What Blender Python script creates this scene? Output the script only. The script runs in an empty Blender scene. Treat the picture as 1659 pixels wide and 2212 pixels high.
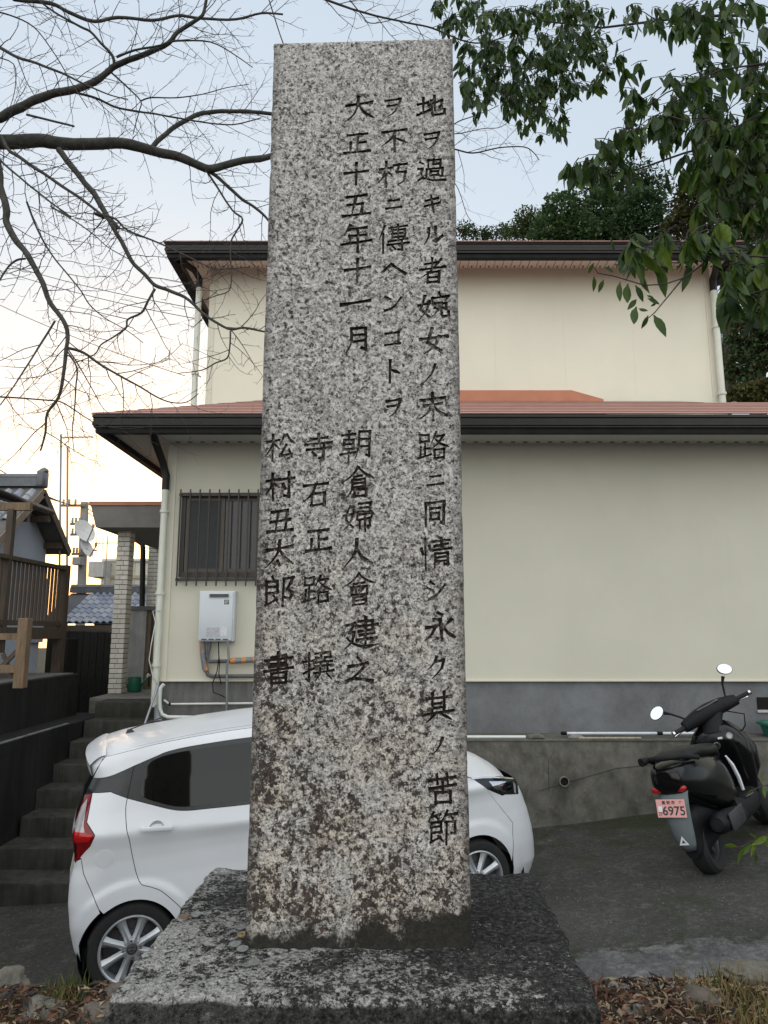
import bpy, bmesh, math, random
from mathutils import Vector, Matrix, Euler, noise
from mathutils.geometry import delaunay_2d_cdt
R = math.radians
SC = bpy.context.scene
COL = SC.collection

# ------------------------------------------------------------------ camera
FPX, PITCH, CAMZ = 1534.0, R(9.5), 2.3          # focal length measured on a 1659 x 2212 view of the photograph
cam_d = bpy.data.cameras.new('camera')
cam = bpy.data.objects.new('camera', cam_d); COL.objects.link(cam)
cam.location = (0, 0, CAMZ)
cam.rotation_euler = (R(90) + PITCH, 0, 0)
cam_d.sensor_fit = 'VERTICAL'; cam_d.sensor_height = 24.0
cam_d.lens = 24.0 * FPX / 2212.0
cam_d.clip_start = 0.05; cam_d.clip_end = 2000
SC.camera = cam

# ------------------------------------------------------------------ sky, soft light, exposure
SUN_AZ = R(-17)                                   # sunset glow low in front, a little to the left
w = bpy.data.worlds.new('World'); SC.world = w; w.use_nodes = True
nt = w.node_tree; nt.nodes.clear()
sky = nt.nodes.new('ShaderNodeTexSky'); sky.sky_type = 'NISHITA'; sky.sun_disc = False
sky.sun_elevation = R(4.6); sky.sun_rotation = SUN_AZ
sky.air_density = 1.3; sky.dust_density = 1.8; sky.ozone_density = 1.0; sky.altitude = 50
bg = nt.nodes.new('ShaderNodeBackground'); bg.inputs['Strength'].default_value = 0.10
wo = nt.nodes.new('ShaderNodeOutputWorld')
veil = nt.nodes.new('ShaderNodeMix'); veil.data_type = 'RGBA'; veil.inputs[0].default_value = 0.42     # thin even high haze over the clear sky
veil.inputs[7].default_value = (6.9, 7.9, 9.2, 1)
nt.links.new(sky.outputs[0], veil.inputs[6]); nt.links.new(veil.outputs[2], bg.inputs[0]); nt.links.new(bg.outputs[0], wo.inputs[0])

sky_fill_d = bpy.data.lights.new('sun', 'SUN'); sky_fill_d.energy = 1.35; sky_fill_d.angle = R(120); sky_fill_d.color = (1.0, 0.955, 0.88)
sun = bpy.data.objects.new('sun', sky_fill_d); COL.objects.link(sun)
sun.rotation_euler = (R(38), 0, R(-8))            # added fill standing in for broad skylight, from above and behind the camera
SC.view_settings.view_transform = 'Standard'; SC.view_settings.look = 'None'
SC.view_settings.gamma = 1.0; SC.view_settings.use_curve_mapping = False
SC.view_settings.exposure = 0.86
SC.cycles.use_denoising = True
SC.cycles.max_bounces = 8; SC.cycles.transparent_max_bounces = 12

# ------------------------------------------------------------------ where a point of the photograph lies in the place
SP, CP = math.sin(PITCH), math.cos(PITCH)
def ray(px, py):
    dx = (px - 829.5) / FPX; dz = (1106 - py) / FPX
    return Vector((dx, CP - dz * SP, SP + dz * CP))
CAM = Vector((0, 0, CAMZ))
def at_y(px, py, Y): r = ray(px, py); return CAM + r * (Y / r.y)
def at_z(px, py, Z): r = ray(px, py); return CAM + r * ((Z - CAMZ) / r.z)
def at_x(px, py, X): r = ray(px, py); return CAM + r * (X / r.x)

# ------------------------------------------------------------------ mesh builder
class MB:
    def __init__(s): s.v = []; s.f = []; s.m = []
    def add(s, vs, fs, mi=0):
        o = len(s.v); s.v.extend([tuple(v) for v in vs]); s.f.extend([tuple(i + o for i in f) for f in fs]); s.m.extend([mi] * len(fs)); return s
    def box(s, x0, x1, y0, y1, z0, z1, mi=0, M=None):
        vs = [Vector(p) for p in ((x0,y0,z0),(x1,y0,z0),(x1,y1,z0),(x0,y1,z0),(x0,y0,z1),(x1,y0,z1),(x1,y1,z1),(x0,y1,z1))]
        if M: vs = [M @ v for v in vs]
        return s.add(vs, [(3,2,1,0),(4,5,6,7),(0,1,5,4),(1,2,6,5),(2,3,7,6),(3,0,4,7)], mi)
    def cbox(s, x0, x1, y0, y1, z0, z1, c, mi=0, M=None):
        """box with chamfered edges"""
        bm = bmesh.new()
        bmesh.ops.create_cube(bm, size=1, matrix=Matrix.Translation(((x0+x1)/2,(y0+y1)/2,(z0+z1)/2)) @ Matrix.Diagonal((x1-x0,y1-y0,z1-z0,1)))
        bmesh.ops.bevel(bm, geom=bm.edges[:], offset=c, segments=2, affect='EDGES', profile=0.5)
        bm.verts.index_update()
        vs = [M @ v.co if M else v.co.copy() for v in bm.verts]; fs = [[v.index for v in f.verts] for f in bm.faces]; bm.free()
        return s.add(vs, fs, mi)
    def beam(s, a, b, w_, h_, mi=0, up=(0,0,1)):
        a, b = Vector(a), Vector(b); d = (b - a); L = d.length; d.normalize()
        u = Vector(up)
        if abs(d.dot(u)) > .99: u = Vector((0,1,0))
        x = d.cross(u).normalized(); z = x.cross(d)
        M = Matrix(((x.x,d.x,z.x,a.x),(x.y,d.y,z.y,a.y),(x.z,d.z,z.z,a.z),(0,0,0,1)))
        return s.box(-w_/2, w_/2, 0, L, -h_/2, h_/2, mi, M)
    def tube(s, pts, rad, n=8, mi=0, cap=True):
        pts = [Vector(p) for p in pts]
        if not hasattr(rad, '__len__'): rad = [rad] * len(pts)
        vs, fs = [], []; prev = None
        for i, p in enumerate(pts):
            d = (pts[min(i+1, len(pts)-1)] - pts[max(i-1, 0)])
            if d.length < 1e-9: d = Vector((0,0,1))
            d.normalize()
            if prev is None:
                u = Vector((0,0,1)) if abs(d.z) < .9 else Vector((1,0,0))
                x = d.cross(u).normalized()
            else:
                x = (prev - d * prev.dot(d))
                x = x.normalized() if x.length > 1e-6 else d.orthogonal().normalized()
            prev = x; y = d.cross(x)
            for k in range(n):
                a = 2 * math.pi * k / n
                vs.append(p + (x * math.cos(a) + y * math.sin(a)) * rad[i])
        for i in range(len(pts) - 1):
            for k in range(n):
                fs.append((i*n+k, i*n+(k+1)%n, (i+1)*n+(k+1)%n, (i+1)*n+k))
        if cap:
            fs.append(tuple(range(n-1, -1, -1))); fs.append(tuple((len(pts)-1)*n + k for k in range(n)))
        return s.add(vs, fs, mi)
    def lathe(s, prof, n=24, M=None, mi=0, closed=False):
        """prof: (radius, height) turned about Z"""
        vs, fs = [], []
        for r, z in prof:
            for k in range(n):
                a = 2*math.pi*k/n; v = Vector((r*math.cos(a), r*math.sin(a), z)); vs.append(M @ v if M else v)
        m = len(prof)
        for i in range(m if closed else m-1):
            j = (i+1) % m
            for k in range(n): fs.append((i*n+k, i*n+(k+1)%n, j*n+(k+1)%n, j*n+k))
        return s.add(vs, fs, mi)
    def prism(s, poly, y0, y1, mi=0, M=None):
        """polygon in (x, z) extruded along y"""
        n = len(poly); vs = [Vector((p[0], y0, p[1])) for p in poly] + [Vector((p[0], y1, p[1])) for p in poly]
        if M: vs = [M @ v for v in vs]
        fs = [tuple(range(n)), tuple(range(2*n-1, n-1, -1))] + [(i, i+n, (i+1)%n+n, (i+1)%n) for i in range(n)]
        return s.add(vs, fs, mi)
    def grid(s, fn, nu, nv, mi=0):
        vs = [fn(i/nu, j/nv) for j in range(nv+1) for i in range(nu+1)]
        fs = [(j*(nu+1)+i, j*(nu+1)+i+1, (j+1)*(nu+1)+i+1, (j+1)*(nu+1)+i) for j in range(nv) for i in range(nu)]
        return s.add(vs, fs, mi)
    def mesh(s, name, mats, smooth=False, fix=True, angle=None):
        me = bpy.data.meshes.new(name); me.from_pydata(s.v, [], s.f)
        for m in (mats if isinstance(mats, (list, tuple)) else [mats]): me.materials.append(m)
        if len(set(s.m)) > 1: me.polygons.foreach_set('material_index', s.m)
        if fix:
            bm = bmesh.new(); bm.from_mesh(me); bmesh.ops.recalc_face_normals(bm, faces=bm.faces[:]); bm.to_mesh(me); bm.free()
        if smooth:
            me.polygons.foreach_set('use_smooth', [True] * len(me.polygons))
            if angle: me.set_sharp_from_angle(angle=R(angle))
        me.update(); return me
    def build(s, name, mats, parent=None, smooth=False, fix=True, angle=None):
        return link(name, s.mesh(name, mats, smooth, fix, angle), parent)

def link(name, data, parent=None, M=None):
    o = bpy.data.objects.new(name, data); COL.objects.link(o)
    if parent: o.parent = parent
    if M is not None: o.matrix_basis = M
    return o
def tag(o, label=None, cat=None, group=None, kind=None):
    if label: o['label'] = label
    if cat: o['category'] = cat
    if group: o['group'] = group
    if kind: o['kind'] = kind
    return o
def thing(name, label, cat, loc=(0,0,0), rot=(0,0,0), group=None):
    o = link(name, None); o.location = loc; o.rotation_euler = rot
    return tag(o, label, cat, group)

# ------------------------------------------------------------------ materials
class NT:
    def __init__(s, name):
        s.mat = bpy.data.materials.new(name); s.mat.use_nodes = True
        s.t = s.mat.node_tree; s.b = s.t.nodes['Principled BSDF']; s.out = s.t.nodes['Material Output']
    def n(s, typ, **kw):
        nd = s.t.nodes.new('ShaderNode' + typ)
        for k, v in kw.items():
            if k.startswith('i_'): nd.inputs[k[2:].replace('_', ' ')].default_value = v
            else: setattr(nd, k, v)
        return nd
    def l(s, a, b): s.t.links.new(a, b)
    def coord(s, kind='Object', scale=None):
        c = s.n('TexCoord').outputs[kind]
        if scale:
            m = s.n('Mapping'); m.inputs['Scale'].default_value = scale if hasattr(scale, '__len__') else (scale,)*3
            s.l(c, m.inputs[0]); return m.outputs[0]
        return c
    def noise(s, co, scale, detail=4, rough=.55, dist=0):
        nd = s.n('TexNoise'); nd.inputs['Scale'].default_value = scale; nd.inputs['Detail'].default_value = detail
        nd.inputs['Roughness'].default_value = rough; nd.inputs['Distortion'].default_value = dist
        s.l(co, nd.inputs['Vector']); return nd.outputs['Fac']
    def vor(s, co, scale, out='Color', feature='F1', rnd=1):
        nd = s.n('TexVoronoi'); nd.feature = feature; nd.inputs['Scale'].default_value = scale; nd.inputs['Randomness'].default_value = rnd
        s.l(co, nd.inputs['Vector']); return nd.outputs[out]
    def ramp(s, fac, stops, interp='LINEAR'):
        nd = s.n('ValToRGB'); cr = nd.color_ramp; cr.interpolation = interp
        while len(cr.elements) < len(stops): cr.elements.new(0.5)
        for e, (p, c) in zip(cr.elements, stops):
            e.position = p; e.color = (c, c, c, 1) if not hasattr(c, '__len__') else (*c, 1)
        s.l(fac, nd.inputs[0]); return nd.outputs[0]
    def mix(s, fac, a, b, blend='MIX'):
        nd = s.n('Mix', data_type='RGBA', blend_type=blend)
        for sock, v in ((nd.inputs[0], fac), (nd.inputs[6], a), (nd.inputs[7], b)):
            if hasattr(v, 'is_output'): s.l(v, sock)
            elif hasattr(v, '__len__'): sock.default_value = (*v[:3], 1)
            else: sock.default_value = v if sock.type == 'VALUE' else (v, v, v, 1)
        return nd.outputs[2]
    def math(s, op, a, b=0.0, clamp=False):
        nd = s.n('Math', operation=op, use_clamp=clamp)
        for sock, v in zip(nd.inputs, (a, b)):
            if hasattr(v, 'is_output'): s.l(v, sock)
            else: sock.default_value = v
        return nd.outputs[0]
    def bump(s, h, strength=.3, dist=.01):
        nd = s.n('Bump'); nd.inputs['Strength'].default_value = strength; nd.inputs['Distance'].default_value = dist
        s.l(h, nd.inputs['Height']); s.l(nd.outputs[0], s.b.inputs['Normal'])
    def set(s, color=None, rough=None, metal=None, spec=None):
        for k, v in (('Base Color', color), ('Roughness', rough), ('Metallic', metal), ('Specular IOR Level', spec)):
            if v is None: continue
            if hasattr(v, 'is_output'): s.l(v, s.b.inputs[k])
            elif hasattr(v, '__len__'): s.b.inputs[k].default_value = (*v[:3], 1)
            else: s.b.inputs[k].default_value = v
        return s.mat

def plain(name, col, rough=.6, metal=0, var=.12, scale=6, bump=0, spec=.5, bscale=60, coord='Object'):
    """painted / plastic / metal surface with slight tone variation"""
    t = NT(name); co = t.coord(coord); nz = t.noise(co, scale, 5, .6)
    a = tuple(c * (1 - var) for c in col); b = tuple(min(1, c * (1 + var)) for c in col)
    c = t.ramp(nz, [(.3, a), (.7, b)])
    r = t.ramp(t.noise(co, scale * 2.3, 3), [(.3, max(0, rough - .06)), (.7, min(1, rough + .06))])
    if bump: t.bump(t.noise(co, bscale, 3), bump, .004)
    return t.set(c, r, metal, spec)

def wood(name, col, rough=.75):
    t = NT(name); co = t.coord('Object', (9, 9, 1.2)); nz = t.noise(co, 3, 6, .6, .6)
    return t.set(t.ramp(nz, [(.3, tuple(c*.55 for c in col)), (.7, tuple(c*1.2 for c in col))]), rough)

def concrete(name, col, dark=.45, stain=(.03,.03,.028), amount=.5, moss=None, sc=1.0, streak=(5, 5, .5)):
    t = NT(name); co = t.coord('Object')
    big = t.noise(co, 1.4*sc, 6, .62, .4); mid = t.noise(co, 9*sc, 6, .65); fine = t.noise(co, 90*sc, 3, .6)
    base = t.mix(.5, t.ramp(mid, [(.3, tuple(c*.75 for c in col)), (.7, tuple(c*1.15 for c in col))]), t.ramp(fine, [(.3, tuple(c*.8 for c in col)), (.7, tuple(c*1.1 for c in col))]))
    streak = t.noise(t.coord('Object', streak), 1.6*sc, 6, .68)
    f = t.ramp(t.math('MULTIPLY', big, streak), [(.16, 0), (.36, amount)])
    c = t.mix(f, base, stain)
    if moss:
        f2 = t.ramp(t.noise(co, 2.2*sc, 6, .7), [(.5, 0), (.68, .7)]); c = t.mix(f2, c, moss)
    t.bump(t.math('ADD', mid, fine), .35, .006)
    return t.set(c, .9, 0, .3)
# ------------------------------------------------------------------ granite and inscription
def granite_mat(name, cut=False):
    t = NT(name); co = t.coord('Object'); sep = t.n('SeparateXYZ'); t.l(co, sep.inputs[0])
    x, z = sep.outputs[0], sep.outputs[2]
    wob = t.n('MapRange'); 
    nco = t.n('TexNoise'); nco.inputs['Scale'].default_value = 70; nco.inputs['Detail'].default_value = 3; t.l(co, nco.inputs['Vector'])
    ofs = t.n('Mix', data_type='RGBA', blend_type='LINEAR_LIGHT'); ofs.inputs[0].default_value = .005
    t.l(co, ofs.inputs[6]); t.l(nco.outputs['Color'], ofs.inputs[7]); wc = ofs.outputs[2]
    t.t.nodes.remove(wob)
    def cells(scale):
        v = t.vor(wc, scale); s_ = t.n('SeparateColor'); t.l(v, s_.inputs[0]); return s_.outputs[0]
    c1 = t.ramp(cells(120), [(0, (.06,.06,.06)), (.12, (.20,.20,.20)), (.30, (.36,.365,.365)), (.55, (.50,.505,.50)), (1, (.76,.76,.745))])
    c2 = t.ramp(cells(260), [(0, (.05,.05,.05)), (.16, (.25,.25,.25)), (.34, (.52,.52,.52)), (1, (.72,.72,.71))])
    g = t.mix(.42, c1, c2)
    nz = t.noise(co, 200, 3, .75, 0); g = t.mix(.95, g, t.ramp(nz, [(.36, .22), (.44, .80), (.50, 1.0), (.62, 1.18)]), 'MULTIPLY')
    pit = t.noise(co, 85, 5, .80, .1); g = t.mix(t.ramp(pit, [(.415, .96), (.450, 0)]), g, (.020, .018, .017))
    nz2 = t.noise(co, 11, 4, .6); g = t.mix(.5, g, t.ramp(nz2, [(.32, .8), (.5, 1.0), (.68, 1.06)]), 'MULTIPLY')
    g = t.mix(1.0, g, (.84, .80, .765), 'MULTIPLY')
    # warm lichen film, stronger towards the foot and the left edge
    low = t.n('MapRange'); low.inputs[1].default_value = 1.15; low.inputs[2].default_value = 0.1; t.l(z, low.inputs[0])
    left = t.n('MapRange'); left.inputs[1].default_value = .26; left.inputs[2].default_value = -.26; t.l(x, left.inputs[0])
    wet = t.math('MULTIPLY', low.outputs[0], t.math('ADD', t.math('MULTIPLY', left.outputs[0], .40), .6))
    warm = t.ramp(t.noise(co, 9, 5, .6), [(.38, 0), (.65, 1)])
    g = t.mix(t.math('MULTIPLY', t.math('MULTIPLY', warm, wet), .8), g, (1.0, .87, .68), 'MULTIPLY')
    # dark brown crust in scattered patches
    pat = t.noise(co, 72, 6, .80, .1); reg = t.noise(co, 7.5, 4, .6, .3); mid_ = t.noise(co, 17, 4, .65, .4)
    th = t.math('ADD', t.math('ADD', t.math('MULTIPLY', wet, .078), t.math('MULTIPLY', reg, .20)), t.math('ADD', t.math('MULTIPLY', pat, .62), t.math('MULTIPLY', mid_, .13)))
    crust = t.ramp(th, [(.548, 0), (.558, 1)])
    tone = t.ramp(t.noise(co, 70, 4, .7), [(.38, (.008,.007,.006)), (.54, (.024,.014,.012)), (.70, (.070,.032,.026))])
    g = t.mix(t.math('MULTIPLY', crust, .93), g, tone)
    # soot along the right arris, the top and the foot
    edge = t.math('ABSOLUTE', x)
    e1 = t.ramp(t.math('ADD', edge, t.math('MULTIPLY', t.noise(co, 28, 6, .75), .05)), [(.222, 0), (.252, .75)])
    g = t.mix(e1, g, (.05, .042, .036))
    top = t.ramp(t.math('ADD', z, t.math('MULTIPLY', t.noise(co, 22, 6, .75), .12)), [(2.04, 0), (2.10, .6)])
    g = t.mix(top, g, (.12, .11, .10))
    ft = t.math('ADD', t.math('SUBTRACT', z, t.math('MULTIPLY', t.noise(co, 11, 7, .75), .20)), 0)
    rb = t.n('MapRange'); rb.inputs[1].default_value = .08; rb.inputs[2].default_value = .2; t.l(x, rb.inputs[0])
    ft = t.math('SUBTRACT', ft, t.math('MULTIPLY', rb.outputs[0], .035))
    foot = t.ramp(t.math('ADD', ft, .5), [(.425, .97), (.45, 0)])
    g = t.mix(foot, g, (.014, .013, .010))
    if cut:
        worn = t.ramp(t.math('ADD', t.math('MULTIPLY', t.noise(co, 120, 5, .75), .7), t.math('MULTIPLY', t.noise(co, 9, 3), .3)), [(.50, 0), (.60, .75)])
        g = t.mix(worn, t.ramp(t.noise(co, 40, 4), [(.4, (.012,.008,.007)), (.65, (.045,.024,.018))]), g)
    h = t.math('ADD', t.noise(co, 150, 4, .7), t.math('MULTIPLY', pat, .6))
    t.bump(h, .55, .006)
    return t.set(g, .82, 0, .35)
M_GRANITE = granite_mat('weathered_granite'); M_CUT = granite_mat('carved_groove', True)

# brush strokes of each character on a 100 x 100 field, y downwards
GLYPH = dict(l.split('|') for l in '''地|8,42 40,38;24,18 24,72;6,78 42,66;44,48 84,34 82,62 76,58;62,14 62,66;50,30 50,78 56,84 90,84 92,68
ヲ|22,24 78,20 70,52 52,76 34,88;26,48 70,44
過|40,12 40,44;40,12 80,12 80,44;56,12 56,28 80,28;34,44 86,44 86,74 80,72;34,44 34,74;48,54 48,68;48,54 72,54 72,68;48,68 72,68;14,16 22,24;8,42 22,40 16,58 22,70 8,82;8,80 24,76 50,86 96,88
キ|24,34 74,26;20,58 80,50;44,12 56,90
ル|34,24 32,56 18,84;60,20 60,78 84,60
者|28,24 72,22;50,8 50,42;12,44 90,40;78,14 48,48 16,72;36,56 36,92;36,56 72,56 72,92;36,73 72,73;36,91 72,91
婉|26,14 14,56 36,80;38,34 26,66 8,86;6,42 46,38;68,6 70,16;48,22 46,34;48,22 94,20 88,32;56,42 70,40 64,62 46,82;56,54 62,60;76,42 90,42 90,60 82,60;76,42 76,78 82,84 96,82 96,70
女|44,10 28,54 70,86;66,36 50,68 22,90;8,42 92,38
ノ|70,16 54,54 26,84
末|14,28 86,26;24,48 76,46;50,8 50,94;48,48 32,70 10,84;52,48 68,70 92,84
路|12,14 12,36;12,14 38,14 38,36;12,36 38,36;26,36 26,78;26,56 40,56;14,50 14,82;6,86 44,76;60,10 46,38;56,24 82,22 66,46 46,60;58,30 74,46 94,58;56,64 56,92;56,64 84,64 84,92;56,90 84,90
ニ|28,34 72,32;14,72 86,70
同|18,14 18,92;18,14 82,12 82,90 72,86;34,32 66,32;36,50 36,72;36,50 64,50 64,72;36,71 64,71
情|20,8 20,94;8,34 12,52;30,28 34,42;44,18 92,16;48,30 88,28;40,44 96,42;68,8 68,42;50,54 48,94;50,54 86,54 86,90 78,88;50,66 86,66;50,78 86,78
シ|24,18 40,28;14,42 32,52;22,86 52,72 82,38
永|46,6 56,14;34,26 54,26 54,88 42,82;12,46 38,46 26,66 8,80;86,32 60,52;56,44 72,68 94,84
ク|44,10 32,34 16,52;40,28 74,26 62,60 32,90
其|14,24 88,22;32,8 32,66;68,8 68,66;32,38 68,38;32,52 68,52;6,68 96,66;36,74 14,92;62,74 86,90
苦|10,22 90,20;34,8 34,34;66,8 66,34;10,46 92,44;50,28 50,62;28,62 28,94;28,62 74,62 74,94;28,92 74,92
節|24,6 8,28;20,16 44,14;30,18 38,26;64,6 52,26;62,16 92,14;72,18 80,26;18,34 46,34 46,60;18,34 18,84;18,46 46,46;18,60 46,60;14,88 44,76;36,70 50,86;60,36 88,36 86,70 76,68;62,36 62,96
不|10,16 90,14;56,16 38,46 10,66;50,36 50,94;60,46 88,64
朽|6,32 46,30;26,8 26,94;26,34 18,58 6,72;30,42 44,56;52,22 94,20;70,22 62,48 88,48 84,82 68,90
傳|26,8 8,46;20,32 20,94;40,16 94,14;48,24 48,48;48,24 86,24 86,48;48,36 86,36;48,48 86,48;66,6 66,60;38,60 92,56;34,70 96,68;76,60 76,92 66,88;48,76 56,86
ヘ|8,60 38,34 92,74
ン|20,24 40,36;20,84 54,70 86,34
コ|22,26 78,24 76,76;20,78 80,74
ト|40,8 40,92;42,42 72,58
大|10,36 90,32;50,8 46,44 30,72 8,90;52,40 70,68 94,88
正|18,18 84,16;52,18 52,84;54,50 80,48;28,46 28,84;8,86 94,84
十|8,46 92,42;50,8 50,94
五|18,16 82,14;46,16 36,84;22,46 70,44 66,84;6,86 94,84
年|30,6 14,34;28,20 82,18;30,42 78,40;30,42 30,64;6,66 96,62;54,20 54,96
一|6,54 30,50 94,46
月|28,10 26,58 10,92;28,10 76,10 76,90 64,84;30,34 74,34;30,56 74,56
朝|8,18 46,16;28,6 28,30;14,32 14,62;14,32 42,32 42,62;14,47 42,47;14,62 42,62;6,76 48,72;28,62 28,96;60,12 58,62 50,92;60,12 90,12 90,90 82,86;60,36 88,36;60,58 88,58
倉|50,4 32,28 6,46;52,8 70,28 96,42;40,34 60,34;34,44 70,44 70,66;34,44 32,72 20,92;36,55 70,55;34,66 70,66;40,76 40,96;40,76 76,76 76,96;40,94 76,94
婦|26,14 14,56 36,80;38,34 26,66 8,86;6,42 46,38;54,10 88,10 88,36;56,23 88,23;52,36 90,36;48,46 48,58;48,46 96,44 92,56;56,60 56,84;56,60 88,58 88,82 82,80;72,48 72,96
人|48,10 40,50 8,90;46,38 64,68 94,88
會|50,4 32,24 6,40;52,8 70,24 96,38;36,34 66,34;28,44 28,66;28,44 74,44 74,66;28,66 74,66;51,44 51,66;40,50 44,58;62,50 58,58;34,74 34,96;34,74 70,74 70,96;34,84 70,84;34,95 70,95
建|44,16 84,16 84,44;36,30 96,28;44,44 84,44;46,56 86,54;38,68 94,66;64,6 64,80;8,22 30,20 16,44 30,46 24,70 6,88;8,60 28,78 60,88 98,88
之|46,8 56,20;16,34 74,30 46,58 12,80;10,80 34,74 92,86
寺|24,20 76,18;50,6 50,36;8,38 92,36;12,56 90,54;66,42 66,92 54,88;30,64 40,76
石|10,18 90,16;50,18 36,50 8,76;36,50 36,92;36,50 80,50 80,92;36,90 80,90
撰|6,32 36,30;22,8 22,90 12,84;6,66 36,54;44,10 60,10 60,24 44,24;44,24 44,36 62,36;70,10 88,10 88,24 70,24;70,24 70,36 92,36;42,50 94,48;56,42 56,66;80,42 80,66;38,68 98,66;54,74 42,92;76,74 92,90
松|6,32 46,30;26,8 26,94;26,34 18,58 6,72;30,42 44,56;62,14 50,42;74,12 82,30 96,44;70,48 52,84 88,80;80,66 92,90
村|6,32 46,30;26,8 26,94;26,34 18,58 6,72;30,42 44,56;50,32 96,30;78,8 78,92 66,86;58,48 68,62
丑|22,16 76,14 70,84;44,16 36,84;20,50 84,48;8,86 94,84
太|10,36 90,32;50,8 46,44 30,72 8,90;52,40 70,68 94,88;46,76 54,88
郎|28,6 32,14;12,18 44,18 44,52;12,18 12,84;12,34 44,34;12,52 44,52;10,88 42,74;34,62 48,84;62,14 90,14 74,44 90,60 82,76 68,72;62,14 62,96
書|28,16 72,16 72,36;10,26 92,24;28,36 72,36;26,46 76,44;8,56 94,54;50,4 50,58;30,64 30,96;30,64 72,64 72,96;30,80 72,80;30,94 72,94'''.split('\n'))
PIL_Y, PIL_Z, PIL_H = 1.52, CAMZ - .617, 2.04
PIL_X = -.051
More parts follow.
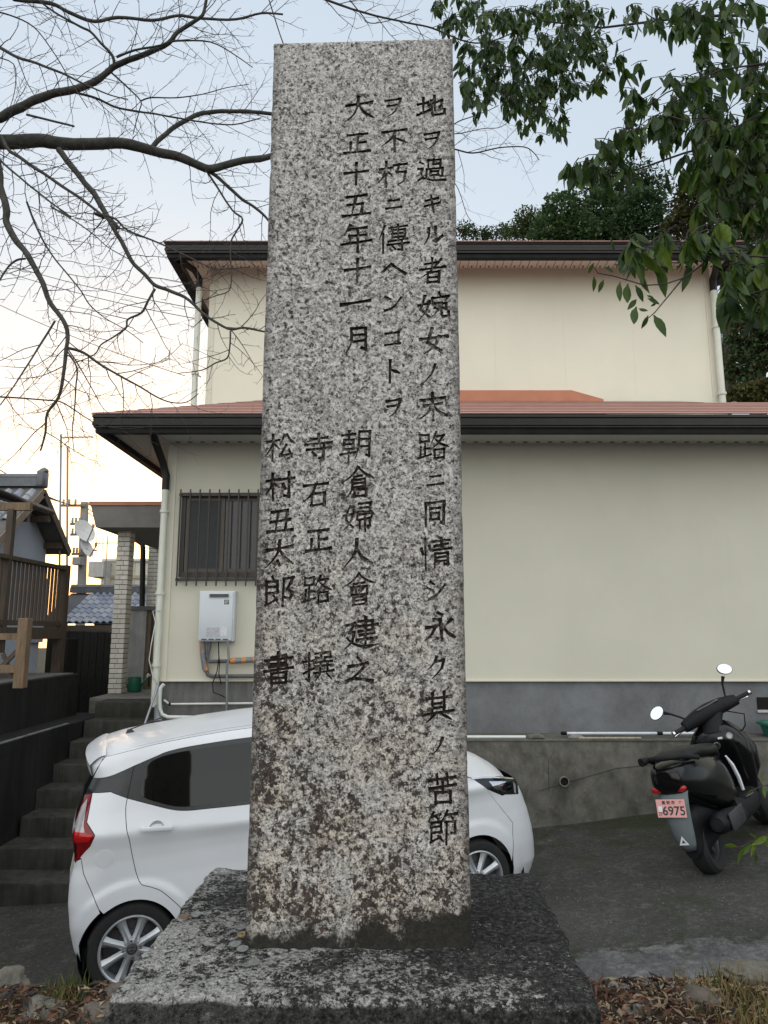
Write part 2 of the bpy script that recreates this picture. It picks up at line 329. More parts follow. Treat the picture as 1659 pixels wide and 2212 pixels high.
def pillar():
    root = thing('stone_monument', 'tall speckled granite pillar with carved columns of Japanese writing', 'monument', (PIL_X, PIL_Y + .13, PIL_Z))
    rnd = random.Random(4)
    bm = bmesh.new()
    W0, W1, D = .2255, .2205, .13
    bmesh.ops.create_cube(bm, size=1)
    for v in bm.verts:
        hw = W1 if v.co.z > 0 else W0
        dd = D * (.97 if v.co.z > 0 else 1)
        v.co = Vector(((1 if v.co.x > 0 else -1) * hw, (1 if v.co.y > 0 else -1) * dd, PIL_H if v.co.z > 0 else -.03))
    for v in bm.verts:
        if v.co.z > 1: v.co.z += .010 * (1 if v.co.x > 0 else -.4)
    bmesh.ops.bevel(bm, geom=bm.edges[:], offset=.007, segments=2, affect='EDGES', profile=.6)
    for k in range(1, 82):      # worn, slightly chipped arrises
        bmesh.ops.bisect_plane(bm, geom=bm.verts[:] + bm.edges[:] + bm.faces[:], plane_co=(0, 0, k*.025), plane_no=(0, 0, 1))
    for v in bm.verts:
        if abs(v.co.x) > .200 and .02 < v.co.z < PIL_H - .012:
            n1 = noise.noise((v.co.x*3, v.co.y*4, v.co.z*9)); n2 = noise.noise((v.co.x*7, v.co.y*9, v.co.z*38 + 5))
            v.co.x -= math.copysign(.0012*(n1 + 1) + .0045*max(0, n2 - .22), v.co.x)
    me = bpy.data.meshes.new('shaft'); bm.to_mesh(me); bm.free(); me.materials.append(M_GRANITE); me.materials.append(M_CUT)
    shaft = link('shaft', me, root)
    # the characters, each with its place on the face
    chars = [('地',932,226,66),('ヲ',934,299,54),('過',932,366,66),('キ',934,438,52),('ル',936,505,58),('者',934,583,66),('婉',936,661,72),('女',938,735,68),('ノ',930,805,52),('末',935,876,70),('路',935,962,72),('ニ',941,1036,46),('同',939,1108,62),('情',941,1193,72),('シ',943,1273,54),('永',950,1355,72),('ク',946,1440,54),('其',947,1527,70),('ノ',947,1611,46),('苦',956,1703,68),('節',956,1788,74),
      ('ヲ',850,227,54),('不',852,300,62),('朽',850,372,66),('ニ',851,438,46),('傳',849,513,72),('ヘ',851,578,58),('ン',848,652,52),('コ',848,730,50),('ト',848,801,58),('ヲ',851,878,52),
      ('大',775,232,66),('正',771,307,62),('十',770,373,58),('五',770,442,64),('年',770,513,70),('十',772,582,62),('一',768,653,66),('月',773,732,62),('朝',769,960,72),('倉',773,1040,72),('婦',773,1116,70),('人',773,1193,68),('會',775,1272,74),('建',780,1368,74),('之',776,1449,66),
      ('寺',688,966,66),('石',682,1066,62),('正',687,1166,62),('路',685,1272,70),('撰',687,1440,70),
      ('松',605,963,64),('村',605,1048,66),('丑',604,1125,62),('太',603,1195,66),('郎',603,1277,72),('書',601,1443,72)]
    cutter = MB(); inv = Matrix.Translation(-Vector(root.location))
    def stroke(pts, W, put, seed):
        """one chisel stroke: a closed groove solid with brush-like swelling"""
        segs = [[pts[0]]]
        for k in range(1, len(pts)):
            segs[-1].append(pts[k])
            if k < len(pts) - 1:
                a, b, c = Vector(pts[k-1]), Vector(pts[k]), Vector(pts[k+1])
                if (b - a).angle(c - b) > R(58): segs.append([pts[k]])
        for si, sg in enumerate(segs):
            P = []
            for k in range(len(sg) - 1):
                p0, p1, p2, p3 = (Vector(sg[max(0, k-1)]), Vector(sg[k]), Vector(sg[k+1]), Vector(sg[min(len(sg)-1, k+2)]))
                n_ = max(2, int((p2 - p1).length / 11))
                for j in range(n_):
                    t_ = j / n_; P.append((p1*2 + (p2-p0)*t_ + (p0*2-p1*5+p2*4-p3)*t_*t_ + (p1*3-p0-p2*3+p3)*t_**3)*.5)
            P.append(Vector(sg[-1])); d = P[-1] - P[0]; last = si == len(segs) - 1
            fall_l = d.x < -8 and d.y > 10; fall_r = d.x > 8 and d.y > 12 and len(segs) == 1; horiz = abs(d.y) < abs(d.x) * .5
            T = []; S = []; n_ = len(P)
            for k, q in enumerate(P):
                t_ = k / (n_ - 1); tg = (P[min(n_-1, k+1)] - P[max(0, k-1)]).normalized(); nr = Vector((-tg.y, tg.x))
                if fall_l and last: f = 1.12 * (1 - .72*t_**1.3)
                elif fall_r: f = .62 + .75*t_ - (.95*max(0, t_-.72)/.28 if t_ > .72 else 0)
                elif horiz: f = .86 + .30*abs(2*t_-1)**2
                else: f = 1.08 - .12*math.sin(math.pi*t_) - (.25*t_ if last and len(segs) == 1 else 0)
                f *= 1 + .30*noise.noise((q.x*.06 + seed, q.y*.06, seed*.7)) + .12*noise.noise((q.x*.2 + seed, q.y*.2, seed))
                q = q - tg * (W*.30 if k == 0 else 0) + tg * (W*.30 if k == n_-1 else 0)
                T.append((q + nr*W*.5*f, q - nr*W*.5*f)); S.append((q + nr*W*.22*f, q - nr*W*.22*f))
            vs = [put(x, -.02) for ab in T for x in ab] + [put(x, .0085) for ab in S for x in ab]; o_ = 2*n_; fs = []
            for k in range(n_-1):
                a = 2*k; fs += [(a, a+1, a+3, a+2), (o_+a+2, o_+a+3, o_+a+1, o_+a), (a+2, o_+a+2, o_+a, a), (a+1, o_+a+1, o_+a+3, a+3)]
            e_ = 2*(n_-1); fs += [(0, o_, o_+1, 1), (e_+1, o_+e_+1, o_+e_, e_)]
            cutter.add(vs, fs)
    for ch, px, py, sz in chars:
        st = [[tuple(map(float, q.split(','))) for q in s_.split()] for s_ in GLYPH[ch].split(';')]
        W = max(13.6, 22.5 - .7*len(st)); c0 = at_y(px, py, PIL_Y); k = sz / FPX * (c0 - CAM).dot(Vector((0, CP, SP))) * 1.0 / 100; c0 = inv @ c0
        rn = random.Random(px*7 + py)
        tilt = rn.uniform(-.03, .03)
        def put(q, dep):
            x, y = q.x - 50, 50 - q.y; y += .11*x; x += tilt*y
            return Vector((c0.x + x*k, -.13 + dep, c0.z + y*k))
        for s_ in st: stroke([(a + rn.uniform(-1.5,1.5), b_ + rn.uniform(-1.5,1.5)) for a, b_ in s_], W, put, rn.uniform(0, 40))
    co = cutter.build('cutter', [M_CUT])
    co.location = root.location
    md = shaft.modifiers.new('carve', 'BOOLEAN'); md.operation = 'DIFFERENCE'; md.solver = 'EXACT'; md.object = co; md.use_self = True
    try: md.material_mode = 'TRANSFER'
    except Exception: pass
    bpy.context.view_layer.update()
    dg = bpy.context.evaluated_depsgraph_get(); m2 = bpy.data.meshes.new_from_object(shaft.evaluated_get(dg))
    shaft.modifiers.clear(); bpy.data.objects.remove(co)
    print('carved', len(m2.polygons), [m.name for m in m2.materials], len([p for p in m2.polygons if p.material_index]))
    shaft.data = m2
    tag(shaft, 'speckled granite shaft carved with columns of dark characters')
    return root
pillar()
# ------------------------------------------------------------------ ground, mound and monument base
def drive_h(x, y=0):
    return .0618 * (max(-6, min(x, 9)) + 1.615) + .05 * max(0, min(x, 9) - .8) + .008 - .035 * max(0, min(y, 9) - 6.2) * max(0, min(1, x))
def asphalt_mat():
    t = NT('old_asphalt'); co = t.coord('Object')
    big = t.noise(co, .7, 6, .65, .5); mid = t.noise(co, 6, 6, .7); fine = t.noise(co, 120, 3, .7)
    mid2 = t.noise(co, 26, 6, .75); c = t.mix(.5, t.ramp(mid, [(.3, (.034,.033,.031)), (.7, (.085,.082,.075))]), t.ramp(mid2, [(.38, (.016,.016,.015)), (.50, (.06,.058,.053)), (.62, (.17,.16,.145))]))
    c = t.mix(.5, c, t.ramp(fine, [(.3, (.02,.02,.02)), (.55, (.06,.06,.058)), (.74, (.16,.16,.15))]))
    c = t.mix(t.ramp(big, [(.45, 0), (.7, .55)]), c, (.022,.024,.018))
    sepg = t.n('SeparateXYZ'); t.l(co, sepg.inputs[0]); ft = t.n('MapRange'); ft.inputs[1].default_value = 6.9; ft.inputs[2].default_value = 8.1; ft.inputs[4].default_value = .16; t.l(sepg.outputs[1], ft.inputs[0])
    m = t.ramp(t.math('ADD', t.noise(co, 1.9, 7, .75, .3), ft.outputs[0]), [(.54, 0), (.66, .85)])
    bl = t.ramp(t.noise(co, 3.1, 8, .78), [(.52, 0), (.66, .6)]); c = t.mix(bl, c, t.ramp(mid2, [(.35, (.05,.048,.042)), (.6, (.17,.16,.142))]))
    c = t.mix(m, c, t.ramp(fine, [(.3, (.018,.022,.010)), (.7, (.05,.055,.028))]))
    peb = t.ramp(t.vor(co, 26, 'Distance'), [(.10, 1), (.22, 0)]); pick = t.ramp(t.noise(co, 7, 4), [(.52, 0), (.60, .9)])
    c = t.mix(t.math('MULTIPLY', peb, pick), c, (.22,.21,.19))
    t.bump(t.math('ADD', t.math('MULTIPLY', fine, .8), mid), .6, .02)
    return t.set(c, .93, 0, .25)
M_ASPH = asphalt_mat()
def patch_mat():
    t = NT('grey_asphalt_patch'); co = t.coord('Object')
    mid = t.mix(.5, t.noise(co, 3, 6, .7), t.noise(co, 28, 6, .75)); fine = t.noise(co, 110, 3, .75)
    c = t.mix(.35, t.ramp(mid, [(.38, (.040,.041,.041)), (.5, (.115,.116,.115)), (.60, (.24,.24,.235))]), t.ramp(fine, [(.3, (.03,.03,.03)), (.6, (.11,.11,.11)), (.75, (.26,.26,.25))]))
    sp = t.n('SeparateXYZ'); t.l(co, sp.inputs[0]); ed = t.n('MapRange'); ed.inputs[1].default_value = 4.80; ed.inputs[2].default_value = 5.15; ed.inputs[4].default_value = .22; t.l(sp.outputs[1], ed.inputs[0])
    ms = t.ramp(t.math('ADD', t.noise(co, 4, 7, .8), ed.outputs[0]), [(.60, 0), (.68, .9)]); c = t.mix(ms, c, t.ramp(fine, [(.35, (.014,.014,.010)), (.65, (.05,.052,.03))]))
    t.bump(t.math('ADD', fine, mid), .6, .015)
    return t.set(c, .93, 0, .25)
M_PATCH = patch_mat()
def soil_mat():
    t = NT('leafy_soil'); co = t.coord('Object')
    a = t.noise(co, 14, 7, .75, .6); b = t.noise(co, 70, 5, .75)
    c = t.ramp(a, [(.3, (.018,.014,.010)), (.45, (.075,.035,.018)), (.58, (.14,.075,.038)), (.72, (.22,.17,.11))])
    c = t.mix(.45, c, t.ramp(b, [(.3, (.02,.015,.012)), (.6, (.12,.07,.04)), (.75, (.32,.27,.2))]))
    c = t.mix(t.ramp(t.noise(co, 5, 5, .7), [(.55, 0), (.7, .7)]), c, (.07,.085,.018))
    t.bump(t.math('ADD', a, b), .9, .03)
    return t.set(c, .95, 0, .2)
M_SOIL = soil_mat()

def ground():
    xs = [-80, -40, -20, -12, -8, -6] + [-5 + .25*i for i in range(57)] + [10, 12, 16, 24, 40, 80]
    ys = [-40, -20, -10, -5, -2, 0, 2] + [3 + .25*i for i in range(25)] + [10, 12, 16, 24, 40, 70, 120]
    g = MB(); n = len(xs)
    vs = []
    for y in ys:
        for x in xs:
            z = drive_h(x, y) + .012 * noise.noise((x*1.3, y*1.3, 0)) if -5 < x < 9.2 and 2.5 < y < 9.2 else drive_h(x, y)
            if y > 12: z -= .25
            vs.append((x, y, z))
    fs = [(j*n+i, j*n+i+1, (j+1)*n+i+1, (j+1)*n+i) for j in range(len(ys)-1) for i in range(n-1)]
    g.add(vs, fs)
    tag(g.build('ground', M_ASPH, smooth=True), 'dark worn asphalt of the sloping parking yard', kind='structure')
    # lighter strip of paving this side of a mossy joint
    p = MB(); N = 260; rnd = random.Random(3)
    def strip(u, v):
        x = .35 + 8.2 * u
        e0 = 2.6; e1 = 5.15 - .085 * (x - 1.2) + .05 * noise.noise((x * 2.2, 0, 4)) + .035 * noise.noise((x * 9, 0, 2)) + .02 * noise.noise((x * 25, 0, 2)) + .10 * max(0, noise.noise((x * .9, 3, 1)))
        y = e0 + (e1 - e0) * v
        z = drive_h(x) + .012 * noise.noise((x*1.3, y*1.3, 0)) + .024 + .006 * noise.noise((x*3, y*3, 2))
        if v > .985: z -= .06
        return Vector((x, y, z))
    p.grid(strip, N, 40)
    tag(p.build('path', M_PATCH, smooth=True), 'lighter grey strip of rough paving beside the monument mound', kind='structure')
ground()

def mound():
    m = MB()
    def h(u, v):
        x = -4.2 + 9.4 * u; y = -3 + 6.9 * v
        edge = 3.20 + .06 * noise.noise((x*1.5, 0, 1)) + .03 * noise.noise((x*6, 1, 1)) - .10 * max(0, -x - .5)
        top = .86 + .03 * noise.noise((x*2, y*2, 0)) + .014 * noise.noise((x*9, y*9, 0)) + .01 * noise.noise((x*23, y*23, 0))
        t_ = max(0, min(1, (y - edge) / .34)); t_ = t_ * t_ * (3 - 2*t_)
        return Vector((x, y, top * (1 - t_) + (drive_h(x) - .08) * t_))
    m.grid(h, 240, 150)
    tag(m.build('mound', M_SOIL, smooth=True), 'earth mound strewn with brown leaf litter', kind='structure')
mound()

def base_mat():
    t = NT('lichen_crusted_base'); co = t.coord('Object'); sep = t.n('SeparateXYZ'); t.l(co, sep.inputs[0])
    a = t.noise(co, 48, 7, .80, .1); b = t.noise(co, 130, 4, .8, 0); r = t.noise(co, 5.5, 4, .6, .4)
    left = t.n('MapRange'); left.inputs[1].default_value = .34; left.inputs[2].default_value = -.30; t.l(sep.outputs[0], left.inputs[0])
    fr = t.n('MapRange'); fr.inputs[1].default_value = .22; fr.inputs[2].default_value = -.33; t.l(sep.outputs[1], fr.inputs[0])
    lift = t.math('ADD', t.math('MULTIPLY', left.outputs[0], .10), t.math('MULTIPLY', fr.outputs[0], .075))
    th = t.math('ADD', t.math('ADD', t.math('MULTIPLY', a, .50), t.math('MULTIPLY', b, .34)), t.math('ADD', t.math('MULTIPLY', r, .26), lift))
    lich = t.ramp(th, [(.662, 0), (.680, 1)])
    dark = t.ramp(t.noise(co, 90, 5, .8), [(.38, (.006,.006,.006)), (.49, (.030,.029,.027)), (.60, (.085,.082,.076)), (.70, (.28,.27,.255))])
    light = t.ramp(t.noise(co, 150, 5, .8), [(.34, (.12,.115,.105)), (.48, (.34,.33,.31)), (.64, (.66,.65,.61))])
    geo = t.n('NewGeometry'); sn = t.n('SeparateXYZ'); t.l(geo.outputs['Normal'], sn.inputs[0])
    up = t.ramp(sn.outputs[2], [(.2, .10), (.45, 1)])
    c = t.mix(t.math('MULTIPLY', lich, up), dark, light)
    c = t.mix(t.ramp(t.noise(co, 9, 5, .7), [(.62, 0), (.72, .35)]), c, (.09,.05,.05))
    t.bump(t.math('ADD', t.math('MULTIPLY', lich, .5), t.math('ADD', b, a)), .95, .012)
    return t.set(c, .93, 0, .25)
M_BASE = base_mat()
def base():
    root = thing('monument_base', 'broad dark stone plinth blotched with pale lichen under the pillar', 'plinth', (-.043, 1.657, .8), (0, 0, R(-2.2)))
    hw, hd, H_ = .425, .335, PIL_Z - .8
    b = MB()
    def skin(u, v):  # one continuous shell: rim, round the arris, over the top
        return None
    bm = bmesh.new(); bmesh.ops.create_cube(bm, size=1, matrix=Matrix.Translation((0, 0, H_/2)) @ Matrix.Diagonal((hw*2, hd*2, H_, 1)))
    bmesh.ops.bevel(bm, geom=[e for e in bm.edges], offset=.014, segments=3, affect='EDGES', profile=.5)
    for _ in range(7):
        long_e = [e for e in bm.edges if e.calc_length() > .014]
        if not long_e: break
        bmesh.ops.subdivide_edges(bm, edges=long_e, cuts=1, use_grid_fill=True)
        if len(bm.verts) > 45000: break
    bm.normal_update()
    mv = []
    for v in bm.verts:
        p = v.co; d = .0018 * noise.noise(p * 9) + .0030 * noise.noise(p * 38) + .0028 * noise.noise(p * 95)
        ed = (abs(abs(p.x) - hw) < .03) + (abs(abs(p.y) - hd) < .03) + (abs(p.z - H_) < .03)
        if ed >= 2: d -= .008 * max(0, noise.noise(p * 14 + Vector((3, 1, 2))) + .2)
        mv.append((v, v.normal * d * 1.35))
    for v, d in mv: v.co += d
    me = bpy.data.meshes.new('slab'); bm.to_mesh(me); bm.free(); me.materials.append(M_BASE)
    me.polygons.foreach_set('use_smooth', [True]*len(me.polygons))
    link('slab', me, root)
base()
# ------------------------------------------------------------------ the cream house
def stucco(name, col):
    t = NT(name); co = t.coord('Object')
    big = t.noise(co, .8, 5, .6); fine = t.noise(co, 160, 3, .7); st = t.noise(t.coord('Object', (7, 7, .35)), 1.5, 5, .6)
    c = t.ramp(big, [(.3, tuple(k*.95 for k in col)), (.7, tuple(min(1, k*1.04) for k in col))])
    c = t.mix(t.ramp(st, [(.55, 0), (.85, .10)]), c, tuple(k*.80 for k in col))
    t.bump(fine, .25, .002)
    return t.set(c, .8, 0, .3)
M_CREAM_SHADED = stucco('shaded_cream_render', (.61, .585, .485)); M_CREAM2 = stucco('cream_siding', (.77, .735, .605))  # lower wall cream is darkened to carry the shade on that wall
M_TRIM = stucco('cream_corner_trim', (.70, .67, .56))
M_PLINTH = concrete('grey_foundation', (.20,.205,.215), amount=.55, stain=(.08,.08,.078), streak=(1.2, 1.2, .9))
M_PLINTH2 = concrete('stained_foundation', (.19,.185,.175), amount=.7, stain=(.05,.05,.047))
M_RWALL = concrete('mossy_retaining_concrete', (.20,.19,.165), amount=.65, stain=(.028,.027,.022), moss=(.06,.058,.04), sc=1.7, streak=(1.6, 1.6, .9))
M_BROWN = plain('dark_brown_gutter', (.016,.014,.0125), .45, 0, .15, 3, 0, .3)
M_BLACKF = plain('near_black_fascia', (.005,.005,.005), .6, 0, .2, 3, 0, .2)
M_SOFF = plain('soffit_board', (.50,.49,.46), .7, 0, .05, 2)
M_SOFF2 = plain('pinkish_soffit_board', (.84,.77,.71), .7, 0, .05, 2)
M_SLOT = plain('vent_slot', (.018,.016,.015), .95, 0, .1, 6, 0, .1)
def shingle_mat():
    t = NT('terracotta_shingle'); co = t.coord('Object'); n = t.noise(co, 3, 5, .7); f = t.noise(co, 70, 4, .7)
    c = t.mix(.5, t.ramp(n, [(.3, (.30,.155,.125)), (.7, (.44,.25,.205))]), t.ramp(f, [(.3, (.27,.135,.105)), (.7, (.48,.28,.23))]))
    t.bump(f, .4, .004); return t.set(c, .75, 0, .35)
M_SHING = shingle_mat()
M_ORANGE = plain('orange_sheet_metal', (.46,.17,.09), .5, 0, .1, 4)
M_PIPE = plain('pale_cream_pipe', (.63,.64,.55), .42, 0, .07, 5)
M_ALU = plain('bronze_aluminium', (.035,.030,.026), .4, .3, .12, 8)
M_STEEL = plain('grey_painted_steel', (.22,.23,.235), .4, .4, .1, 10)
def glass_mat(name, col, rough=.06):
    t = NT(name); co = t.coord('Object'); return t.set(t.ramp(t.noise(co, 3, 4), [(.3, tuple(c*.8 for c in col)), (.7, tuple(c*1.2 for c in col))]), rough, 0, .5)
M_WGLASS = glass_mat('dim_window_glass', (.020,.021,.022), .16)
M_SCREEN = plain('insect_screen', (.045,.047,.048), .8, 0, .15, 40)

LW_Y, UW_Y = 8.70, 9.70
house = thing('two_storey_house', 'cream rendered house with dark gutters and terracotta roof behind the monument', 'house', (0, 0, 0))
XL, XR = -2.70, 9.5
UXL, UXR = -2.53, 4.75
m = MB(); m.box(XL, XR, LW_Y, 16, 1.725, 4.66); m.build('lower_wall', M_CREAM_SHADED, house)
m = MB(); m.box(XL - .012, XL + .10, LW_Y - .014, LW_Y + .1, 1.715, 4.62); m.box(XL-.004, XR, LW_Y - .02, LW_Y + .02, 1.705, 1.725)
m.build('corner_trim', M_TRIM, house)
m = MB(); m.box(XL + .03, XR, LW_Y + .03, 15.9, .5, 1.722); m.build('foundation', M_PLINTH, house)
m = MB(); m.box(XL + .022, -.75, LW_Y + .022, LW_Y + .3, .5, 1.70); tag(m.build('foundation_repair', M_PLINTH2, house), 'stained darker end of the foundation')
# upper storey in metre-wide siding panels
e = at_y(1068, 700, UW_Y).x; x = e
while x > UXL + .3: x -= 1.0
edges = [UXL]
while x < UXR - .2:
    if x > UXL + .15: edges.append(x)
    x += 1.0
edges.append(UXR)
for a, b in zip(edges, edges[1:]):
    p = MB(); p.cbox(a + .0003, b - .0003, UW_Y, UW_Y + .03, 4.3, 7.60, .0012); p.build('wall_panel', M_CREAM2, house)
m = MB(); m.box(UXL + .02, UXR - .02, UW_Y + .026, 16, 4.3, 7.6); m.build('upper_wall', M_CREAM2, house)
m = MB(); m.box(UXL - .012, UXL + .07, UW_Y - .013, UW_Y + .06, 4.3, 7.56); m.build('corner_trim', M_TRIM, house)
m = MB(); m.box(UXR - .07, UXR + .012, UW_Y - .013, UW_Y + .06, 4.3, 7.56); m.build('corner_trim', M_TRIM, house)

def gutter(y0, x0, x1, z0, z1, yback, nm):
    """eaves gutter run along the front with the lip profile, returns down both sides"""
    prof = [(0.0, z0), (.11, z0), (.11, z1 - .012), (.094, z1 - .012), (.094, z1 - .06), (.02, z1 - .06), (.02, z1 - .004), (-.012, z1), (-.016, z1 - .03), (-.004, z1 - .045), (-.004, z1 - .085), (-.012, z1 - .095), (-.012, z1 - .125), (0, z1 - .135)]
    g = MB()
    ring = lambda ox, oy, cx, cy: [Vector((cx + ox * d, cy + oy * d, z)) for d, z in prof]
    # plan path: back-left, front-left, front-right, back-right; mitred
    n = len(prof)
    st = []
    for (cx, cy, ox, oy) in ((x0, yback, 1, 0), (x0, y0, 1, 1), (x1, y0, -1, 1), (x1, yback, -1, 0)):
        st.append(ring(ox, oy, cx, cy))
    vs = [v for r_ in st for v in r_]
    fs = [(i*n+k, i*n+(k+1) % n, (i+1)*n+(k+1) % n, (i+1)*n+k) for i in range(3) for k in range(n)]
    g.add(vs, fs); o = g.build(nm, M_BROWN, house)
    f = MB()
    f.box(x0 + .022, x1 - .022, y0 + .022, y0 + .108, z0 - .06, z0 + .03); f.box(x0 + .022, x0 + .108, y0 + .11, yback, z0 - .06, z0 + .03); f.box(x1 - .108, x1 - .022, y0 + .11, yback, z0 - .06, z0 + .03)
    f.build('fascia_board', M_BLACKF, house)
LE_Y, LE_X, LE_T = 7.93, -3.36, CAMZ + 2.47
gutter(LE_Y, LE_X, 10.2, LE_T - .15, LE_T, 15.5, 'lower_gutter')
UE_Y, UE_X0, UE_X1, UE_T = 9.08, -3.02, 5.02, CAMZ + 5.31
gutter(UE_Y, UE_X0, UE_X1, UE_T - .16, UE_T, 15.8, 'upper_gutter')
m = MB(); m.box(LE_X + .1, 10.1, LE_Y + .1, LW_Y, 4.628, 4.66); m.box(LE_X + .1, XL, LW_Y, 15.4, 4.628, 4.66); s1 = m.build('lower_soffit', M_SOFF, house)
m = MB(); m.box(UE_X0 + .1, UE_X1 - .1, UE_Y + .1, UW_Y, 7.555, 7.60); m.box(UE_X0 + .1, UXL, UW_Y, 15.7, 7.555, 7.60); m.box(UXR, UE_X1 - .1, UW_Y, 15.7, 7.555, 7.60); s2 = m.build('upper_soffit', M_SOFF2, house)
m = MB()
x = XL + .1
while x < 9.4: m.box(x, x + .05, LW_Y - .11, LW_Y - .085, 4.622, 4.63); x += .155
tag(m.build('vent_slots', M_SLOT, s1), kind='stuff')
m = MB(); x = UE_X0 + .12
while x < UE_X1 - .12: m.box(x, x + .004, UE_Y + .16, UW_Y - .012, 7.549, 7.557); m.box(x + .05, x + .066, UW_Y - .07, UW_Y - .03, 7.549, 7.557); x += .125
tag(m.build('vent_slots', M_SLOT, s2), kind='stuff')
# lower roof: overlapping shingle courses hipped at both ends
rise = .425; NC = 9; run = (UW_Y - (LE_Y + .02)) / NC
m = MB()
for k in range(NC):
    y0 = LE_Y - .01 + k * run; y1 = y0 + run + .10; z0 = LE_T + .018 + k * run * rise; z1 = z0 + (y1 - y0) * rise - .011
    d0 = k * run; xl = LE_X - .03 + d0 * 1.0; xl1 = LE_X - .03 + d0 + run + .1
    xr = 10.3 - d0 * .3
    if k >= NC - 4: xr = [7.6, 5.9, 4.35, 3.05][k - (NC - 4)]
    m.add([Vector(v) for v in ((xl, y0, z0), (xr, y0, z0), (xr - .2, y1, z1), (xl1, y1, z1), (xl, y0, z0 - .011), (xr, y0, z0 - .011), (xr - .2, y1, z1 - .011), (xl1, y1, z1 - .011))],
          [(0,1,2,3), (7,6,5,4), (1,5,6,2), (2,6,7,3), (3,7,4,0)])
    m.add([Vector(v) for v in ((xl, y0, z0), (xr, y0, z0), (xl, y0, z0 - .011), (xr, y0, z0 - .011))], [(0,2,3,1)], 1)
    # the same course turned round the left side of the house
    xs0 = LE_X - .01 + d0
    m.add([Vector(v) for v in ((xs0 - .002, LE_Y - .03 + d0, z0 - .001), (xs0 - .002, 15.4, z0 - .001), (xs0 + run + .1, 15.4, z1 - .001), (xs0 + run + .1, LE_Y - .03 + d0 + run + .1, z1 - .001),
           (xs0 - .002, LE_Y - .03 + d0, z0 - .029), (xs0 - .002, 15.4, z0 - .029), (xs0 + run + .1, 15.4, z1 - .029), (xs0 + run + .1, LE_Y - .03 + d0 + run + .1, z1 - .029))],
          [(0,1,2,3), (7,6,5,4), (0,4,5,1), (1,5,6,2), (2,6,7,3), (3,7,4,0)])
m.build('lower_roof', [M_SHING, plain('shingle_butt_edge', (.16,.07,.055), .85, 0, .25, 8)], house, fix=False)
# orange sheet-metal saddle where the roof meets the wall
a = at_y(880, 849, 9.62); b = at_y(1230, 849, 9.62); c = at_y(1298, 868, 9.62); zb = 4.3
m = MB(); m.prism([(a.x, zb), (c.x + .1, zb), (c.x, c.z), (b.x, b.z), (a.x, a.z)], 9.50, UW_Y - .002); m.build('roof_flashing', M_ORANGE, house)
# shallow upper roof
m = MB(); hz = UE_T + .004
X0, X1, Y0, Y1 = UE_X0 - .03, UE_X1 + .03, UE_Y - .03, 15.9; cx0, cx1, cy = X0 + 3.4, X1 - 3.4, (Y0 + Y1) / 2
m.add([(X0,Y0,hz),(X1,Y0,hz),(X1,Y1,hz),(X0,Y1,hz),(cx0,cy,hz+1.3),(cx1,cy,hz+1.3),(X0,Y0,hz-.012),(X1,Y0,hz-.012),(X1,Y1,hz-.012),(X0,Y1,hz-.012)], [(0,1,5,4),(1,2,5),(2,3,4,5),(3,0,4),(6,7,1,0),(7,8,2,1),(8,9,3,2),(9,6,0,3),(9,8,7,6)])
m.build('upper_roof', M_SHING, house)
# downpipes
def downpipe(pts, r, elbow, wy, brackets, nm='downpipe'):
    p = MB(); p.tube(pts, r, 14); o = p.build(nm, M_PIPE, house, smooth=True, angle=50)
    if elbow: q = MB(); q.tube(elbow, r * 1.12, 12); q.build('elbow', M_BROWN, o, smooth=True, angle=50)
    for z in brackets:
        q = MB(); c = pts[0]; q.lathe([(r*1.22, -.018), (r*1.3, -.018), (r*1.3, .018), (r*1.22, .018)], 14, Matrix.Translation((c[0], c[1], z))); q.beam((c[0], c[1] + r, z), (c[0] + (.05 if wy < 0 else 0), abs(wy), z), .012, .02); q.build('bracket', M_PIPE, o)
    return o
px_ = at_y(350, 1200, 8.62).x
downpipe([(px_, 8.62, 4.06), (px_, 8.62, 1.42)], .042, [at_y(330, 925, 8.25), at_y(334, 950, 8.35), at_y(352, 1000, 8.60), (px_, 8.62, 4.20), (px_, 8.62, 4.02)], -(LW_Y + .06), [3.75, 2.75, 1.9])
px2 = at_y(432, 700, 9.64).x - .03
downpipe([(px2, 9.62, 7.30), (px2, 9.62, 4.9)], .042, [(px2 - .2, 9.3, 7.46), (px2 - .05, 9.5, 7.42), (px2, 9.62, 7.34), (px2, 9.62, 7.2)], -(UW_Y + .05), [5.9])
px3 = UXR + .02
downpipe([(px3, 9.61, 7.28), (px3, 9.61, 4.4)], .046, [(px3 - .1, 9.22, 7.46), (px3, 9.5, 7.40), (px3, 9.61, 7.33), (px3, 9.61, 7.15)], UW_Y + .02, [6.6, 5.6])
# barred window
wl, wr = at_y(392, 1150, LW_Y).x, at_y(572, 1150, LW_Y).x; wt, wb = at_y(470, 1066, LW_Y).z, at_y(470, 1247, LW_Y).z
win = link('window', None, house)
yf = LW_Y - .055
fr = MB()
for (x0, x1, z0, z1) in ((wl, wr, wt - .06, wt), (wl, wr, wb, wb + .06), (wl, wl + .055, wb + .06, wt - .06), (wr - .055, wr, wb + .06, wt - .06)): fr.box(x0, x1, yf, LW_Y + .01, z0, z1)
fr.build('frame', M_ALU, win)
wm = (wl + wr) / 2 - .01
def sash(x0, x1, y, nm):
    s_ = MB(); t_ = .042
    for (a, b, c, d) in ((x0, x1, wt - .06 - t_, wt - .062), (x0, x1, wb + .062, wb + .06 + t_), (x0, x0 + t_, wb + .06 + t_, wt - .06 - t_), (x1 - t_, x1, wb + .06 + t_, wt - .06 - t_)): s_.box(a, b, y, y + .02, c, d)
    o = s_.build(nm, plain('sash_brown', (.085,.066,.050), .5), win)
